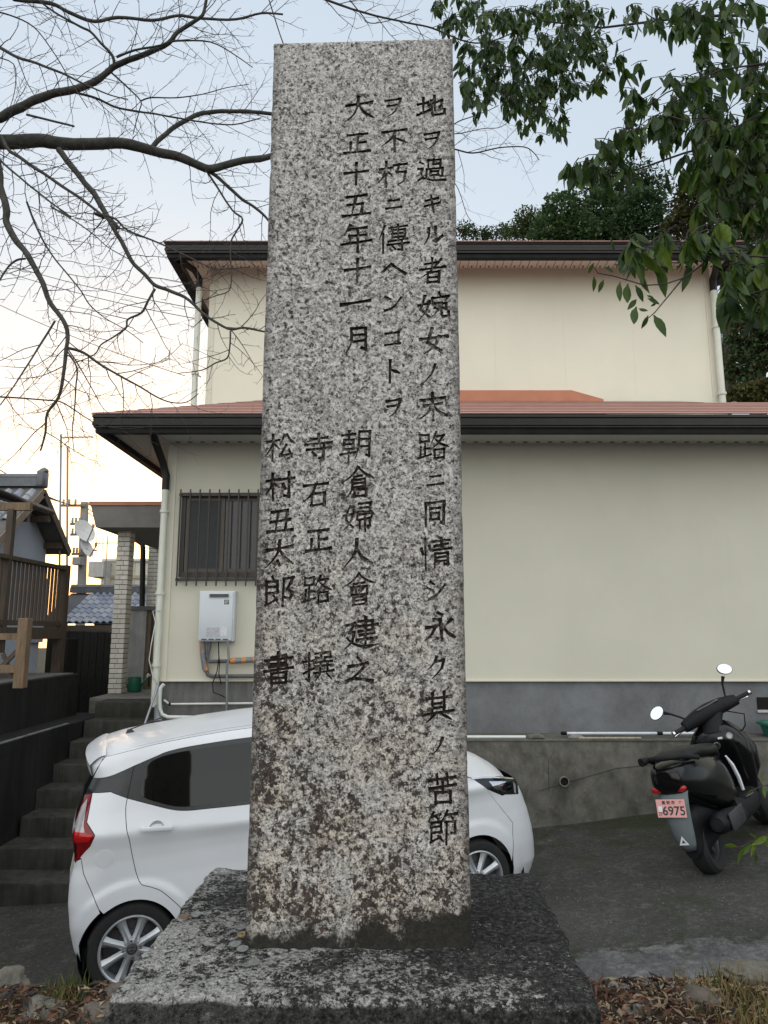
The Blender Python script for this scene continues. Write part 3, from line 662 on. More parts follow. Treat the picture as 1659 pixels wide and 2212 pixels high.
sash(wl + .06, wm + .03, yf + .014, 'sash'); sash(wm - .01, wr - .06, yf + .034, 'sash')
g = MB(); g.box(wl + .09, wm, yf + .022, yf + .026, wb + .09, wt - .09); g.build('pane', M_SCREEN, win)
g = MB(); g.box(wm + .02, wr - .09, yf + .043, yf + .046, wb + .09, wt - .09); g.build('pane', M_WGLASS, win)
g = MB(); g.box(wl + .05, wr - .05, yf + .05, yf + .052, wb + .05, wt - .05); g.build('blind', M_WGLASS, win)
yb = LW_Y - .115
bars = [at_y(386 + (555 - 386) / 8 * k, 1160, yb).x for k in range(10)]
bt, bb = at_y(470, 1057, yb).z, at_y(470, 1266, yb).z
bm_ = MB(); bm_.box(-.008, .008, -.008, .008, bb, bt); bar_me = bm_.mesh('bar', M_ALU)
grille = link('window_grille', None, house)
for x in bars: o = link('bar', bar_me, grille); o.location = (x, yb, 0)
for z in (at_y(470, 1068, yb).z, at_y(470, 1252, yb).z):
    rl = MB(); rl.box(bars[0] - .02, bars[-1] + .02, yb + .009, yb + .022, z - .018, z + .018)
    for x in (bars[0], bars[-1]): rl.box(x - .012, x + .012, yb + .02, LW_Y + .01, z - .012, z + .012)
    rl.build('rail', M_ALU, grille)
# foundation vent at the right
v0 = at_y(1634, 1506, LW_Y + .03); v1 = at_y(1634, 1533, LW_Y + .03)
m = MB(); m.box(v0.x, v0.x + .42, LW_Y + .018, LW_Y + .2, v1.z, v0.z); ve = m.build('foundation_vent', M_SLOT, house)
m = MB(); m.box(v0.x - .01, v0.x + .43, LW_Y + .005, LW_Y + .03, v1.z - .03, v1.z); m.build('sill', plain('vent_sill', (.42,.42,.41), .5), ve)

# ------------------------------------------------------------------ water heater with its pipes
M_HEAT = plain('grey_enamel', (.58,.61,.64), .38, 0, .04, 3)
hp0 = at_y(431, 1276, LW_Y - .16); hp1 = at_y(503, 1386, LW_Y - .16); hx0, hx1, hz0, hz1 = hp0.x, hp1.x, hp1.z, hp0.z
heater = thing('water_heater', 'grey wall-mounted gas water heater under the barred window', 'water heater', ((hx0+hx1)/2, LW_Y - .16, hz0))
hw_, hh = (hx1 - hx0) / 2, hz1 - hz0
m = MB(); m.cbox(-hw_, hw_, .02, .16, 0, hh, .008); m.build('casing', M_HEAT, heater, smooth=True, angle=40)
m = MB(); m.cbox(-hw_ + .006, hw_ - .016, 0, .022, .012, hh - .012, .006); m.build('front_cover', M_HEAT, heater, smooth=True, angle=40)
m = MB(); m.box(-.02*0 - hw_*.42, hw_*.70, -.012, .004, hh*.865, hh*.935); o = m.build('exhaust_vent', plain('vent_frame', (.30,.31,.32), .4), heater)
m = MB(); m.box(-hw_*.38, hw_*.66, -.0135, -.011, hh*.88, hh*.899); m.box(-hw_*.38, hw_*.66, -.0135, -.011, hh*.906, hh*.928); m.build('slot', M_SLOT, o)
m = MB(); m.box(hw_*.44, hw_*.70, -.002, .0, hh*.73, hh*.82); bd = m.build('badge', plain('black_badge', (.01,.01,.01), .4), heater)
m = MB(); a0 = Vector((hw_*.57, -.003, hh*.785))
m.lathe([(.011, 0), (.017, 0)], 14, Matrix.Translation(a0 + Vector((.003, 0, .002))) @ Matrix.Rotation(R(90), 4, 'X') @ Matrix.Diagonal((1, .8, 1, 1)))
m.box(hw_*.57 - .014, hw_*.57 - .009, -.0035, -.003, hh*.752, hh*.785); m.box(hw_*.48, hw_*.66, -.0035, -.003, hh*.740, hh*.745); m.build('emblem', plain('badge_white', (.75,.75,.75), .5), bd)
m = MB(); m.box(-hw_*.52, hw_*.24, -.0025, .0, hh*.09, hh*.275); st1 = m.build('sticker', plain('printed_grey_label', (.42,.42,.46), .6, 0, .35, 60), heater)
m = MB(); m.box(hw_*.28, hw_*.66, -.0025, .0, hh*.115, hh*.285); m.build('sticker', plain('printed_white_label', (.62,.63,.64), .6, 0, .25, 70), heater)
for k in range(4):
    m = MB(); x0 = -hw_*.78 + k * hw_*.40; m.box(x0, x0 + hw_*.30, -.003, .0, hh*.035, hh*.052); m.build('slot', M_SLOT, heater)
def hl(px, py, Y): return at_y(px, py, Y) - Vector(heater.location)
def wrap_mat():
    t = NT('grey_orange_pipe_wrap'); co = t.coord('Object'); n_ = t.noise(co, 30, 4)
    wv = t.n('TexWave'); wv.inputs['Scale'].default_value = 2.3; wv.inputs['Distortion'].default_value = 1.5; t.l(co, wv.inputs['Vector'])
    return t.set(t.mix(t.ramp(wv.outputs['Fac'], [(.62, 0), (.66, 1)]), t.ramp(n_, [(.3, (.14,.14,.15)), (.7, (.23,.23,.24))]), (.52,.21,.06)), .6)
M_WRAP = wrap_mat(); M_LAG = plain('dark_grey_lagging', (.10,.10,.105), .7, 0, .2, 20)
def pth(name, pts, r, mat, par, n=10):
    q = MB(); q.tube(pts, r, n); return q.build(name, mat, par, smooth=True, angle=60)
Yp = LW_Y - .07
pth('pipe', [hl(437, 1386, Yp), hl(438, 1410, Yp), hl(443, 1444, Yp), hl(446, 1449, Yp)], .034, M_WRAP, heater)
pth('pipe', [hl(446, 1449, Yp), hl(449, 1458, Yp), hl(458, 1461, Yp), hl(560, 1460, Yp)], .023, M_LAG, heater)
pth('pipe', [hl(453, 1386, Yp - .02), hl(452, 1400, Yp - .02), hl(447, 1418, Yp - .02), hl(452, 1429, Yp - .02), hl(500, 1428, Yp - .02)], .023, M_LAG, heater)
pth('pipe', [hl(498, 1428, Yp - .025), hl(580, 1423, Yp - .025)], .036, M_WRAP, heater)
pth('gas_pipe', [hl(492, 1386, Yp - .06), hl(493, 1408, Yp - .06), hl(494, 1425, Yp - .06), hl(490, 1440, Yp - .06), hl(490, 1462, Yp - .06), hl(490, 1500, Yp - .06), hl(489, 1555, Yp - .06)], .014, M_STEEL, heater)
pth('cable', [hl(472, 1386, Yp - .06), hl(473, 1420, Yp - .06), hl(469, 1450, Yp - .06), hl(459, 1476, Yp - .06), hl(461, 1496, Yp - .05), hl(478, 1502, Yp - .05), hl(491, 1510, Yp - .05), hl(493, 1550, Yp - .05)], .006, M_BLACKF, heater, 6)
pth('cable', [hl(472, 1405, Yp - .06), hl(474, 1432, Yp - .06), hl(473, 1456, Yp - .06), hl(478, 1478, Yp - .03)], .006, M_BLACKF, heater, 6)

# white conduits along the foundation
Yc = LW_Y - .03
M_CON = plain('white_conduit', (.66,.68,.64), .4, 0, .06, 8)
t1 = thing('conduit_pipe', 'upper white conduit running along the stained foundation', 'pipe', at_y(360, 1520, Yc))
L_ = lambda px, py, Y, o: at_y(px, py, Y) - Vector(o.location)
pth('run', [L_(354, 1512, Yc, t1), L_(366, 1521, Yc, t1), L_(560, 1519, Yc, t1)], .013, M_CON, t1)
q = MB(); q.lathe([(.016, -.012), (.019, -.012), (.019, .012), (.016, .012)], 10, Matrix.Translation(L_(367, 1521, Yc, t1)) @ Matrix.Rotation(R(90), 4, 'Y')); q.build('clip', M_BLACKF, t1)
Yd = 8.50
t2 = thing('conduit_pipe', 'thick bent white conduit below the upper one beside the downpipe', 'pipe', at_y(345, 1540, Yd))
pth('run', [L_(354, 1478, Yd, t2), L_(347, 1486, Yd, t2), L_(345, 1510, Yd, t2), L_(345, 1530, Yd, t2), L_(350, 1543, Yd, t2), L_(362, 1549, Yd, t2), L_(420, 1550, Yd, t2), L_(480, 1552, Yd, t2)], .022, M_CON, t2)
q = MB(); q.tube([L_(478, 1552, Yd, t2), L_(500, 1552, Yd, t2)], .027, 10); q.build('coupling', M_CON, t2, smooth=True, angle=50)

# ------------------------------------------------------------------ retaining wall and terrace
rw = thing('retaining_wall', 'mossy grey concrete retaining wall at the foot of the house', 'wall', (0, 8.2, 0))
RW_T = 1.11
m = MB()
def rwf(u, v):
    x = -2.62 + 12 * u; z = -.3 + (RW_T + .3 - .012) * v
    return Vector((x, .006 * noise.noise((x*2, 0, z*2)) + .004 * noise.noise((x*9, 3, z*9)), z))
m.grid(rwf, 220, 24)
m.build('face', M_RWALL, rw, smooth=True)
m = MB(); m.cbox(-2.62, 9.4, -.010, .5, RW_T - .02, RW_T, .004); m.box(-2.62, 9.4, .02, .6, -.3, RW_T - .021); m.build('cap', concrete('wall_cap_concrete', (.15,.145,.125), amount=.6), rw)
for (p0, p1) in (((1165, 1708), (1330, 1660)), ((1330, 1660), (1520, 1640)), ((1184, 1640), (1186, 1712))):
    q = MB(); a = at_y(*p0, 8.196) - Vector((0, 8.2, 0)); b = at_y(*p1, 8.196) - Vector((0, 8.2, 0)); q.beam((a.x, -.004, a.z), (b.x, -.004, b.z), .003, .004); q.build('crack', plain('crack_grime', (.03,.03,.028), .95), rw)
dh = at_y(1219, 1688, 8.19)
q = MB(); q.lathe([(.045, .012), (.055, .012), (.055, -.02), (.045, -.02), (.045, .012)], 16, Matrix.Translation((dh.x, -.012, dh.z)) @ Matrix.Rotation(R(90), 4, 'X')); dp = q.build('weep_pipe', concrete('weep_rim', (.22,.2,.17)), rw)
q = MB(); q.lathe([(0.0001, .0), (.046, .0)], 16, Matrix.Translation((dh.x, -.011, dh.z)) @ Matrix.Rotation(R(90), 4, 'X')); q.build('hole', M_SLOT, dp)
def pole(name, label, p0, p1, Y, r, mat, ends=None):
    a, b = at_y(*p0, Y), at_y(*p1, Y); a.z = b.z = RW_T + r + (.03 if ends else 0.0)
    o = thing(name, label, 'pole', a); q = MB(); q.tube([Vector(), b - a], r, 10); q.build('shaft', mat, o, smooth=True, angle=50)
    if ends:
        for k in ends: q = MB(); d = (b - a); q.tube([d * k, d * (k + .03)], r * 1.25, 10); q.build('end_cap', M_BLACKF, o, smooth=True, angle=50)
    return o
pole('white_pole', 'white plastic pipe lying on the retaining wall next to the car', (900, 1590), (1135, 1590), 8.26, .018, M_CON)
pole('white_pole', 'longer white pole with dark end on the retaining wall by the scooter', (1212, 1580), (1610, 1588), 8.34, .016, plain('white_metal_pole', (.62,.65,.70), .3), (0.0, .52, .97))
pole('wooden_stick', 'pale wooden stick lying below the long white pole on the wall', (1250, 1592), (1385, 1592), 8.225, .011, wood('pale_stick', (.42,.36,.27)))
def lump(name, label, cat, c, s, mat, seed):
    bm = bmesh.new(); bmesh.ops.create_icosphere(bm, subdivisions=3, radius=1)
    for v in bm.verts:
        d = 1 + .28 * noise.noise(v.co * 1.3 + Vector((seed, 0, 0))) + .10 * noise.noise(v.co * 4 + Vector((0, seed, 0)))
        v.co = Vector((v.co.x * s[0] * d, v.co.y * s[1] * d, max(-.35, v.co.z) * s[2] * d))
    me = bpy.data.meshes.new(name); bm.to_mesh(me); bm.free(); me.materials.append(mat)
    o = link(name, me); o.location = c; return tag(o, label, cat)
lump('stone', 'small brown stone on the wall top between the two white poles', 'stone', (at_y(1158, 1590, 8.25).x, 8.25, RW_T + .02), (.10, .05, .035), M_RWALL, 3)
lump('stone', 'pale stone under the dark end of the long white pole', 'stone', (at_y(1242, 1590, 8.3).x, 8.27, RW_T + .015), (.085, .05, .03), concrete('pale_stone', (.3,.29,.26)), 9)
# green basin at the far right of the wall top
b0 = at_y(1652, 1566, 8.4)
o = thing('plastic_basin', 'green plastic basin standing on the terrace at the right edge', 'basin', (b0.x + .12, 8.42, RW_T))
M_GRN = plain('green_plastic', (.015,.12,.075), .4)
q = MB(); q.lathe([(.11, 0), (.15, .13), (.185, .135), (.185, .16), (.14, .15), (.105, .02), (.0001, .02)], 24); q.build('bowl', M_GRN, o, smooth=True, angle=45)
# ------------------------------------------------------------------ steps, porch and neighbours on the left
M_STEP = concrete('worn_step_concrete', (.060,.058,.050), amount=.8, stain=(.014,.014,.012), moss=(.03,.033,.018), sc=1.6)
M_DWALL = concrete('blackened_concrete', (.022,.021,.020), amount=.85, stain=(.006,.006,.006))
M_DBOARD = plain('black_stained_board', (.012,.011,.010), .9, 0, .35, 5)
stairs = thing('concrete_stairs', 'worn concrete steps climbing past the car to the porch', 'stairs', (0, 0, 0))
ST_X0, ST_X1, PORCH_Z = -3.62, -2.66, 1.42
SB, NS = 6.75, 8
for k in range(NS):
    z0 = drive_h(-3.2) - .05 + (PORCH_Z - drive_h(-3.2)) * k / NS; z1 = z0 + (PORCH_Z - drive_h(-3.2)) / NS + .05
    y0 = SB + (9.55 - SB) * k / NS; y1 = 9.65
    q = MB(); rn = random.Random(k); x0_, x1_ = ST_X0 + rn.uniform(-.02, .02), ST_X1 + rn.uniform(0, .02)
    def worn(u, v, y0=y0, y1=y1, z0=z0, z1=z1, x0_=x0_, x1_=x1_, k=k):     # riser, rounded nosing, tread
        x = x0_ + (x1_ - x0_)*u; ch = .018 + .022*max(0, noise.noise((x*5, k*3.1, 0))) + .012*noise.noise((x*17, k, 4))
        prof = [(0, z0 - .1), (0, z0), (0, z1 - ch*1.3), (ch*.35, z1 - ch*.4), (ch, z1 - ch*.08), (ch*2, z1), (.2, z1), (y1 - y0, z1)]
        d_, z = prof[round(v*7)]
        return Vector((x, y0 + d_ + .006*noise.noise((x*9, z*9, k)), z + .005*noise.noise((x*8, d_*8, k + 3))))
    q.grid(worn, 60, 7)
    q.add([(x0_, y0 + .01, z0 - .1), (x0_, y1, z0 - .1), (x0_, y1, z1 - .004), (x0_, y0 + .03, z1 - .004)], [(0, 1, 2, 3)]); q.build('step', M_STEP, stairs, smooth=True, angle=40)
# porch
M_TILE = plain('cream_glazed_tile', (.66,.62,.54), .45, 0, .07, 3); M_TILE2 = plain('pale_glazed_tile', (.74,.70,.63), .45, 0, .07, 3)
M_JOINT = plain('dark_mortar', (.06,.05,.042), .9, 0, .2, 30)
M_WHITEW = concrete('stained_white_render', (.50,.50,.49), amount=.55, stain=(.12,.12,.115))
porch = thing('entrance_porch', 'flat roofed porch with orange edge on tiled columns left of the house', 'porch', (0, 0, 0))
PY = 9.60
pc = at_y(190, 1505, PY)
q = MB(); q.cbox(pc.x + .02, -2.2, PY, 13.5, .9, PORCH_Z + .012, .008); q.build('floor_slab', concrete('porch_floor_concrete', (.22,.21,.19), amount=.5), porch)
# tiled risers of the porch front
M_RT = plain('mossy_riser_tile', (.13,.125,.10), .7, 0, .3, 12)
rt = MB(); rt.cbox(-.072, .072, -.009, 0, -.052, .052, .004); rt_me = rt.mesh('riser_tile', M_RT)
for r_ in range(3):
    n_ = 6
    for c_ in range(n_):
        o = link('riser_tile', rt_me, porch); o.location = (pc.x + .105 + c_*.15, PY - .002, PORCH_Z - .075 - r_*.112)
COL_Y = 10.2
def tiled_column(px0, px1, Y, zt, nm, rows, dep=.20):
    a, b = at_y(px0, 1300, Y).x, at_y(px1, 1300, Y).x; w_ = b - a; zb = PORCH_Z + .012
    col = MB(); col.box(a + .004, b - .004, Y + .006, Y + dep, zb, zt); co = col.build(nm, M_JOINT, porch)
    p = .069; full = w_ * .62
    def tile(wd, nm_): m_ = MB(); m_.cbox(-wd/2, wd/2, 0, .012, 0, p - .0085, .0025); return [m_.mesh(nm_, M_TILE), m_.mesh(nm_, M_TILE2)]
    tf, th, ts = tile(full - .008, 'tile'), tile(w_ - full, 'tile'), tile(dep - .006, 'tile')
    rn = random.Random(5)
    for r_ in range(rows):
        z = zt - (r_ + 1) * p + .004
        if z < zb + .004: break
        fl = r_ % 2
        for me_, xc in ((tf, a + full/2 if fl else b - full/2), (th, b - (w_-full)/2 if fl else a + (w_-full)/2)):
            o = link('tile', me_[rn.random() < .35], co); o.location = (xc, Y - .006, z)
        o = link('tile', ts[rn.random() < .35], co); o.location = (b + .0, Y + dep/2 + .004, z); o.rotation_euler = (0, 0, R(90))
    return co
zc1 = at_y(262, 1119, COL_Y).z
tiled_column(245, 273, COL_Y, zc1, 'column', 60)
zc2 = at_y(330, 1160, 12.4).z
tiled_column(315, 346, 12.4, zc2, 'column', 60, .24)
r0 = at_y(196, 1092, 9.75)
q = MB(); rz = r0.z
q.add([Vector(v) for v in ((r0.x, 9.75, rz), (-2.3, 9.75, rz), (-2.3, 13.4, rz), (r0.x, 13.4, rz), (r0.x + .07, 9.80, rz - .30), (-2.3, 9.80, rz - .30), (-2.3, 13.4, rz - .30), (r0.x + .07, 13.4, rz - .30))], [(0,1,2,3),(7,6,5,4),(0,4,5,1),(1,5,6,2),(2,6,7,3),(3,7,4,0)])
q.build('roof_slab', plain('grey_porch_fascia', (.20,.185,.17), .7), porch)
q = MB(); q.box(r0.x - .02, -2.3, 9.73, 13.42, rz + .002, rz + .055); q.build('roof_trim', plain('orange_brown_trim', (.40,.17,.09), .6), porch)
wl0, wl1 = at_y(276, 1400, 11.0), at_y(317, 1318, 11.0)
q = MB(); q.box(wl0.x, wl1.x, 11.0, 11.12, PORCH_Z + .012, wl1.z); q.build('side_wall', M_WHITEW, porch)
q = MB(); q.box(wl0.x - .02, at_y(346, 1300, 11.0).x, 10.97, 11.14, wl1.z, wl1.z + .06); q.build('wall_cap', plain('grey_wall_cap', (.12,.13,.13), .6), porch)
d0, d1 = at_y(318, 1330, 11.05).x, at_y(346, 1330, 11.05).x
q = MB(); q.box(d0, d1 + .3, 11.04, 11.10, PORCH_Z + .012, wl1.z - .002); do = q.build('door', wood('brown_entrance_door', (.20,.15,.10)), porch)
q = MB(); q.box(d0 + .07, d0 + .10, 11.02, 11.045, PORCH_Z + .05, wl1.z - .06); q.build('door_rail', M_ALU, do)
gp = [at_y(296, 1163, 12.2), at_y(300, 1170, 12.2), at_y(308, 1176, 12.2), at_y(309, 1190, 12.2), at_y(307, 1310, 12.2)]
q = MB(); q.tube([at_y(278, 1140, 12.2)] + gp, .045, 10); q.build('rain_pipe', M_BROWN, porch, smooth=True, angle=50)
# watering can, loose wire and leaning rod
wc = thing('watering_can', 'green plastic watering can on the porch floor behind the tiled column', 'watering can', (at_y(290, 1490, 10.5).x, 10.5, PORCH_Z + .012))
q = MB(); q.lathe([(.0001, .005), (.085, .005), (.10, .02), (.085, .21), (.072, .21), (.085, .03), (.0001, .03)], 20); q.build('body', M_GRN, wc, smooth=True, angle=50)
q = MB(); q.tube([(.07, 0, .06), (.14, -.03, .14), (.20, -.05, .22)], [.022, .014, .012], 8); q.build('spout', M_GRN, wc, smooth=True)
q = MB(); q.lathe([(.0001, .02), (.028, .02), (.022, -.01), (.012, -.03)], 12, Matrix.Translation((.21, -.052, .235)) @ Matrix.Rotation(R(45), 4, 'Y')); q.build('rose', plain('white_plastic_rose', (.6,.6,.58), .5), wc, smooth=True, angle=50)
q = MB(); q.tube([(-.09, 0, .20), (-.12, 0, .14), (-.10, 0, .05)], .009, 6); q.build('handle', M_GRN, wc, smooth=True)
q = MB(); a, b = at_y(342, 1480, 8.55), at_y(303, 1592, 8.1); q.tube([a, b], .014, 8); tag(q.build('leaning_rod', plain('grey_metal_rod', (.30,.30,.33), .35, .6), smooth=True, angle=50), 'thin grey metal rod leaning beside the downpipe above the car', 'rod')
q = MB(); q.tube([at_y(348, 1318, 8.56), at_y(330, 1320, 8.6), at_y(336, 1345, 8.55), at_y(327, 1390, 8.55), at_y(322, 1425, 8.55), at_y(330, 1462, 8.55), at_y(342, 1482, 8.57)], .006, 6); tag(q.build('cable', plain('white_cable', (.6,.6,.56), .5), smooth=True), 'loose white cable hanging in a loop beside the downpipe', 'cable')
fp = thing('drain_fitting', 'grey drain pipe with orange end at the downpipe foot above the car roof', 'pipe', at_y(315, 1578, 8.35))
q = MB(); f0 = at_y(312, 1578, 8.35) - Vector(fp.location); f1 = at_y(420, 1568, 8.35) - Vector(fp.location)
q.tube([f0, f1], .034, 12); q.build('barrel', M_STEEL, fp, smooth=True, angle=50)
q = MB(); q.tube([f0 - Vector((.035, 0, 0)), f0 + Vector((.05, 0, 0))], .043, 12); q.build('socket', plain('orange_socket', (.42,.20,.11), .6), fp, smooth=True, angle=50)
q = MB(); q.tube([at_y(343, 1525, 8.6) - Vector(fp.location), at_y(342, 1560, 8.5) - Vector(fp.location)], .05, 12); q.build('collar', plain('grey_pvc', (.20,.22,.23), .5), fp, smooth=True, angle=50)

# left retaining wall in two steps
lw = thing('garden_wall', 'blackened concrete garden wall left of the steps', 'wall', (-3.62, 6, 0))
q = MB(); q.cbox(-3.2, -.02, -.9, 3.7, -.4, 1.235, .012); q.build('lower_block', M_DWALL, lw)
q = MB(); q.cbox(-3.2, -.36, .2, 3.5, 1.2, 1.75, .01); q.build('upper_block', M_DWALL, lw)
q = MB(); q.box(-.055, -.021, -.88, 2.5, 1.237, 1.249); q.build('edge_strip', plain('pale_edge', (.16,.16,.155), .7, 0, .4, 6), lw)  # narrow pale strip along the top edge of the lower block
q = MB(); q.box(-3.2, -.40, .25, 3.4, 1.752, 1.765); q.build('paving', concrete('pale_dusty_paving', (.22,.21,.20), amount=.4), lw)
fz = at_y(200, 1362, 10.9)
bf = thing('board_fence', 'tall black board fence between the deck and the tiled column', 'fence', (0, 0, 0))
fx0, fx1 = at_y(100, 1400, 10.9).x, at_y(241, 1400, 10.9).x
n_ = 9; wd = (fx1 - fx0) / n_
q = MB(); q.cbox(0, wd - .006, 0, .03, 1.0, fz.z, .003); bme = q.mesh('board', M_DBOARD)
for k in range(n_): o = link('board', bme, bf); o.location = (fx0 + k*wd, 10.9 + (.004 if k % 2 else 0), -.03 * (k / n_))
q = MB(); q.box(fx0, fx1, 10.935, 10.98, 1.9, 2.0); q.build('rail', M_DBOARD, bf)
q = MB(); f2 = at_y(62, 1395, 9.9); q.box(at_y(108, 1395, 9.95).x, at_y(146, 1395, 9.95).x, 9.95, 10.3, 1.2, at_y(120, 1380, 9.95).z); tag(q.build('dark_block', M_DWALL), 'low dark concrete block below the end of the deck railing', 'block')

# wooden deck with railing
M_WD = wood('weathered_brown_wood', (.075,.052,.036)); M_WL = wood('light_brown_post_wood', (.19,.125,.072))
dk = thing('wooden_deck', 'raised brown wooden deck with balustrade at the left edge', 'deck', (0, 0, 0))
DX = -4.25
ry = [at_x(-40, 1176, DX).y, at_x(140, 1226, DX).y]; RT = 3.14; RB = 2.36
q = MB(); q.box(DX - .05, DX + .05, ry[0], ry[1], RT - .045, RT); q.build('top_rail', M_WD, dk)
q = MB(); q.box(DX - .03, DX + .03, ry[0], ry[1], RB, RB + .06); q.build('bottom_rail', M_WD, dk)
q = MB(); q.box(DX - 2.0, DX + .06, ry[0], ry[1] + .05, RB - .16, RB - .02); q.build('floor', M_WD, dk)
nb = 21; q = MB(); q.box(-.014, .014, -.014, .014, RB + .06, RT - .045); bal = q.mesh('baluster', M_WD)
for k in range(nb):
    o = link('baluster', bal, dk); o.location = (DX, ry[0] + (ry[1] - ry[0]) * (k + .5) / nb, 0)
q = MB(); q.box(DX - .06, DX + .055, ry[1] - .06, ry[1] + .06, 1.5, RT + .02); q.build('post', M_WD, dk)
pz = at_x(30, 1100, DX + .02)
q = MB(); q.box(DX - .035, DX + .035, pz.y - .04, pz.y + .04, RB - .3, pz.z); q.build('post', M_WD, dk)
q = MB(); q.beam((DX - 1.2, pz.y, pz.z + .03), (at_y(67, 1099, pz.y).x, pz.y, pz.z + .03), .06, .09); q.build('cross_beam', M_WL, dk)
q = MB(); q.box(DX - 2.0, DX - 1.9, 7.4, ry[1] + .3, RB - .2, 4.1); q.build('back_wall', plain('dark_brown_cladding', (.030,.022,.017), .85, 0, .3, 6), dk)
# stair rail in front of the deck
lp = at_y(46, 1380, 7.05)
wr_ = thing('timber_rail', 'light brown timber post with braced rails below the deck', 'railing', (lp.x, 7.05, 1.75))
pw = at_y(60, 1400, 7.05).x - at_y(38, 1400, 7.05).x
q = MB(); q.cbox(-pw/2, pw/2, 0, pw, .0, at_y(46, 1335, 7.05).z - 1.75, .006); q.build('post', M_WL, wr_)
for (y0, y1) in ((1368, 1382), (1436, 1453)):
    q = MB(); z0 = at_y(20, y1, 7.1).z - 1.75; z1 = at_y(20, y0, 7.1).z - 1.75; q.box(-1.2, -pw/2, .02, .07, z0, z1); q.build('rail', M_WL, wr_)
q = MB(); q.beam((-.33, .05, .06), (-.05, .05, .36), .03, .04); q.build('brace', M_WD, wr_)
q = MB(); q.beam((-.20, .06, .33), (-.08, .06, .10), .025, .035); q.build('brace', M_WD, wr_)
# near brown eave of the neighbour building
ea, eb = at_x(-60, 1035, -5.0), at_x(104, 1108, -5.0)
sh = thing('brown_eave_building', 'dark brown building with overhanging eave behind the deck', 'building', (0, 0, 0))
q = MB(); q.add([Vector(v) for v in ((-5.0, ea.y, 4.10), (-5.0, eb.y, 4.10), (-8.0, eb.y, 4.95), (-8.0, ea.y, 4.95), (-5.0, ea.y, 4.02), (-5.0, eb.y, 4.02), (-8.0, eb.y, 4.87), (-8.0, ea.y, 4.87))], [(0,1,2,3),(7,6,5,4),(0,4,5,1),(1,5,6,2),(2,6,7,3),(3,7,4,0)]); q.build('eave', plain('dark_brown_roof', (.05,.042,.036), .7), sh)
q = MB(); q.tube([(-4.95, ea.y, 4.06), (-4.95, eb.y, 4.04)], .05, 8); q.build('gutter', M_BROWN, sh, smooth=True)
q = MB(); q.box(-8, -6.3, ea.y, eb.y - .25, 1.8, 4.3); q.build('wall', plain('brown_wall', (.06,.045,.035), .85, 0, .25, 5), sh)

# neighbour house with a tiled gable roof
def kawara_mat(name, col):
    t = NT(name); co = t.coord('Object'); n_ = t.noise(co, 8, 4); return t.set(t.ramp(n_, [(.3, tuple(c*.8 for c in col)), (.7, tuple(c*1.2 for c in col))]), .38, 0, .5)
M_KAW = [kawara_mat('silver_grey_tile', (.19,.205,.25)), kawara_mat('blue_grey_tile', (.16,.18,.235)), kawara_mat('pale_grey_tile', (.25,.26,.29))]
M_RIDGE = kawara_mat('ridge_tile', (.10,.105,.115))
def kawara(wd, ln):
    m_ = MB(); nu = 8
    def f_(u, v):
        x = (u - .5) * wd * 1.06; z = .18*wd*math.sin((u*1.0 - .08)*2*math.pi) * .9 + .022*(1-v)
        return Vector((x, v * ln * 1.12, z))
    m_.grid(f_, nu, 1); m_.add([f_(i/nu, 0) for i in range(nu+1)] + [f_(i/nu, 0) - Vector((0, 0, .035)) for i in range(nu+1)], [(i, i+1, i+nu+2, i+nu+1) for i in range(nu)])
    return [m_.mesh('roof_tile', mt, smooth=True, fix=False, angle=40) for mt in M_KAW]
def tile_field(parent, o, ux, us, ncol, nrow, wd, ln, seed=1):
    """tiles laid from the eave corner o, ux along the eave, us up the slope"""
    ms = kawara(wd, ln); rn = random.Random(seed); nz = ux.cross(us).normalized()
    for r_ in range(nrow):
        for c_ in range(ncol):
            p = o + ux*(wd*(c_+.5)) + us*(ln*r_) + nz*(.012 + .002*rn.random())
            t_ = link('roof_tile', ms[rn.randrange(3)], parent)
            t_.matrix_basis = Matrix(((ux.x, us.x, nz.x, p.x), (ux.y, us.y, nz.y, p.y), (ux.z, us.z, nz.z, p.z), (0, 0, 0, 1)))
nh = thing('tiled_neighbour_house', 'neighbour house with grey tiled gable roof and pale blue-grey wall at far left', 'house', (0, 0, 0))
GX, RY, RZ, SL = -8.75, 17.9, 5.95, .80
rf = MB()
for sg, hl2 in ((-1, 2.4), (1, 1.75)):
    rf.add([Vector(v) for v in ((GX, RY, RZ), (GX - 7, RY, RZ), (GX - 7, RY + sg*hl2, RZ - hl2*SL), (GX, RY + sg*hl2, RZ - hl2*SL), (GX, RY, RZ - .16), (GX - 7, RY, RZ - .16), (GX - 7, RY + sg*hl2, RZ - .16 - hl2*SL), (GX, RY + sg*hl2, RZ - .16 - hl2*SL))], [(0,1,2,3),(7,6,5,4),(0,4,5,1),(1,5,6,2),(2,6,7,3),(3,7,4,0)])
rfo = rf.build('roof', plain('roof_underlay', (.09,.085,.08), .8), nh)
sl = Vector((0, 1, SL)).normalized()
wdt, lnt = .30, .30
tile_field(rfo, Vector((GX - 8*wdt, RY - 1.35*1.0, RZ - 1.35*SL)), Vector((1, 0, 0)), sl, 8, 5, wdt, lnt, 3)
q = MB(); q.box(GX - 7, GX - .05, RY - .13, RY + .13, RZ, RZ + .22); q.tube([(GX - 7, RY, RZ + .25), (GX - .02, RY, RZ + .25)], .10, 8); q.build('ridge', M_RIDGE, nh, smooth=True, angle=40)
q = MB(); q.cbox(GX - .14, GX + .05, RY - .17, RY + .17, RZ - .02, RZ + .42, .05); q.lathe([(.0001, .12), (.10, .06), (.12, 0)], 10, Matrix.Translation((GX - .02, RY, RZ + .4))); q.build('ridge_ornament', M_RIDGE, nh, smooth=True, angle=50)
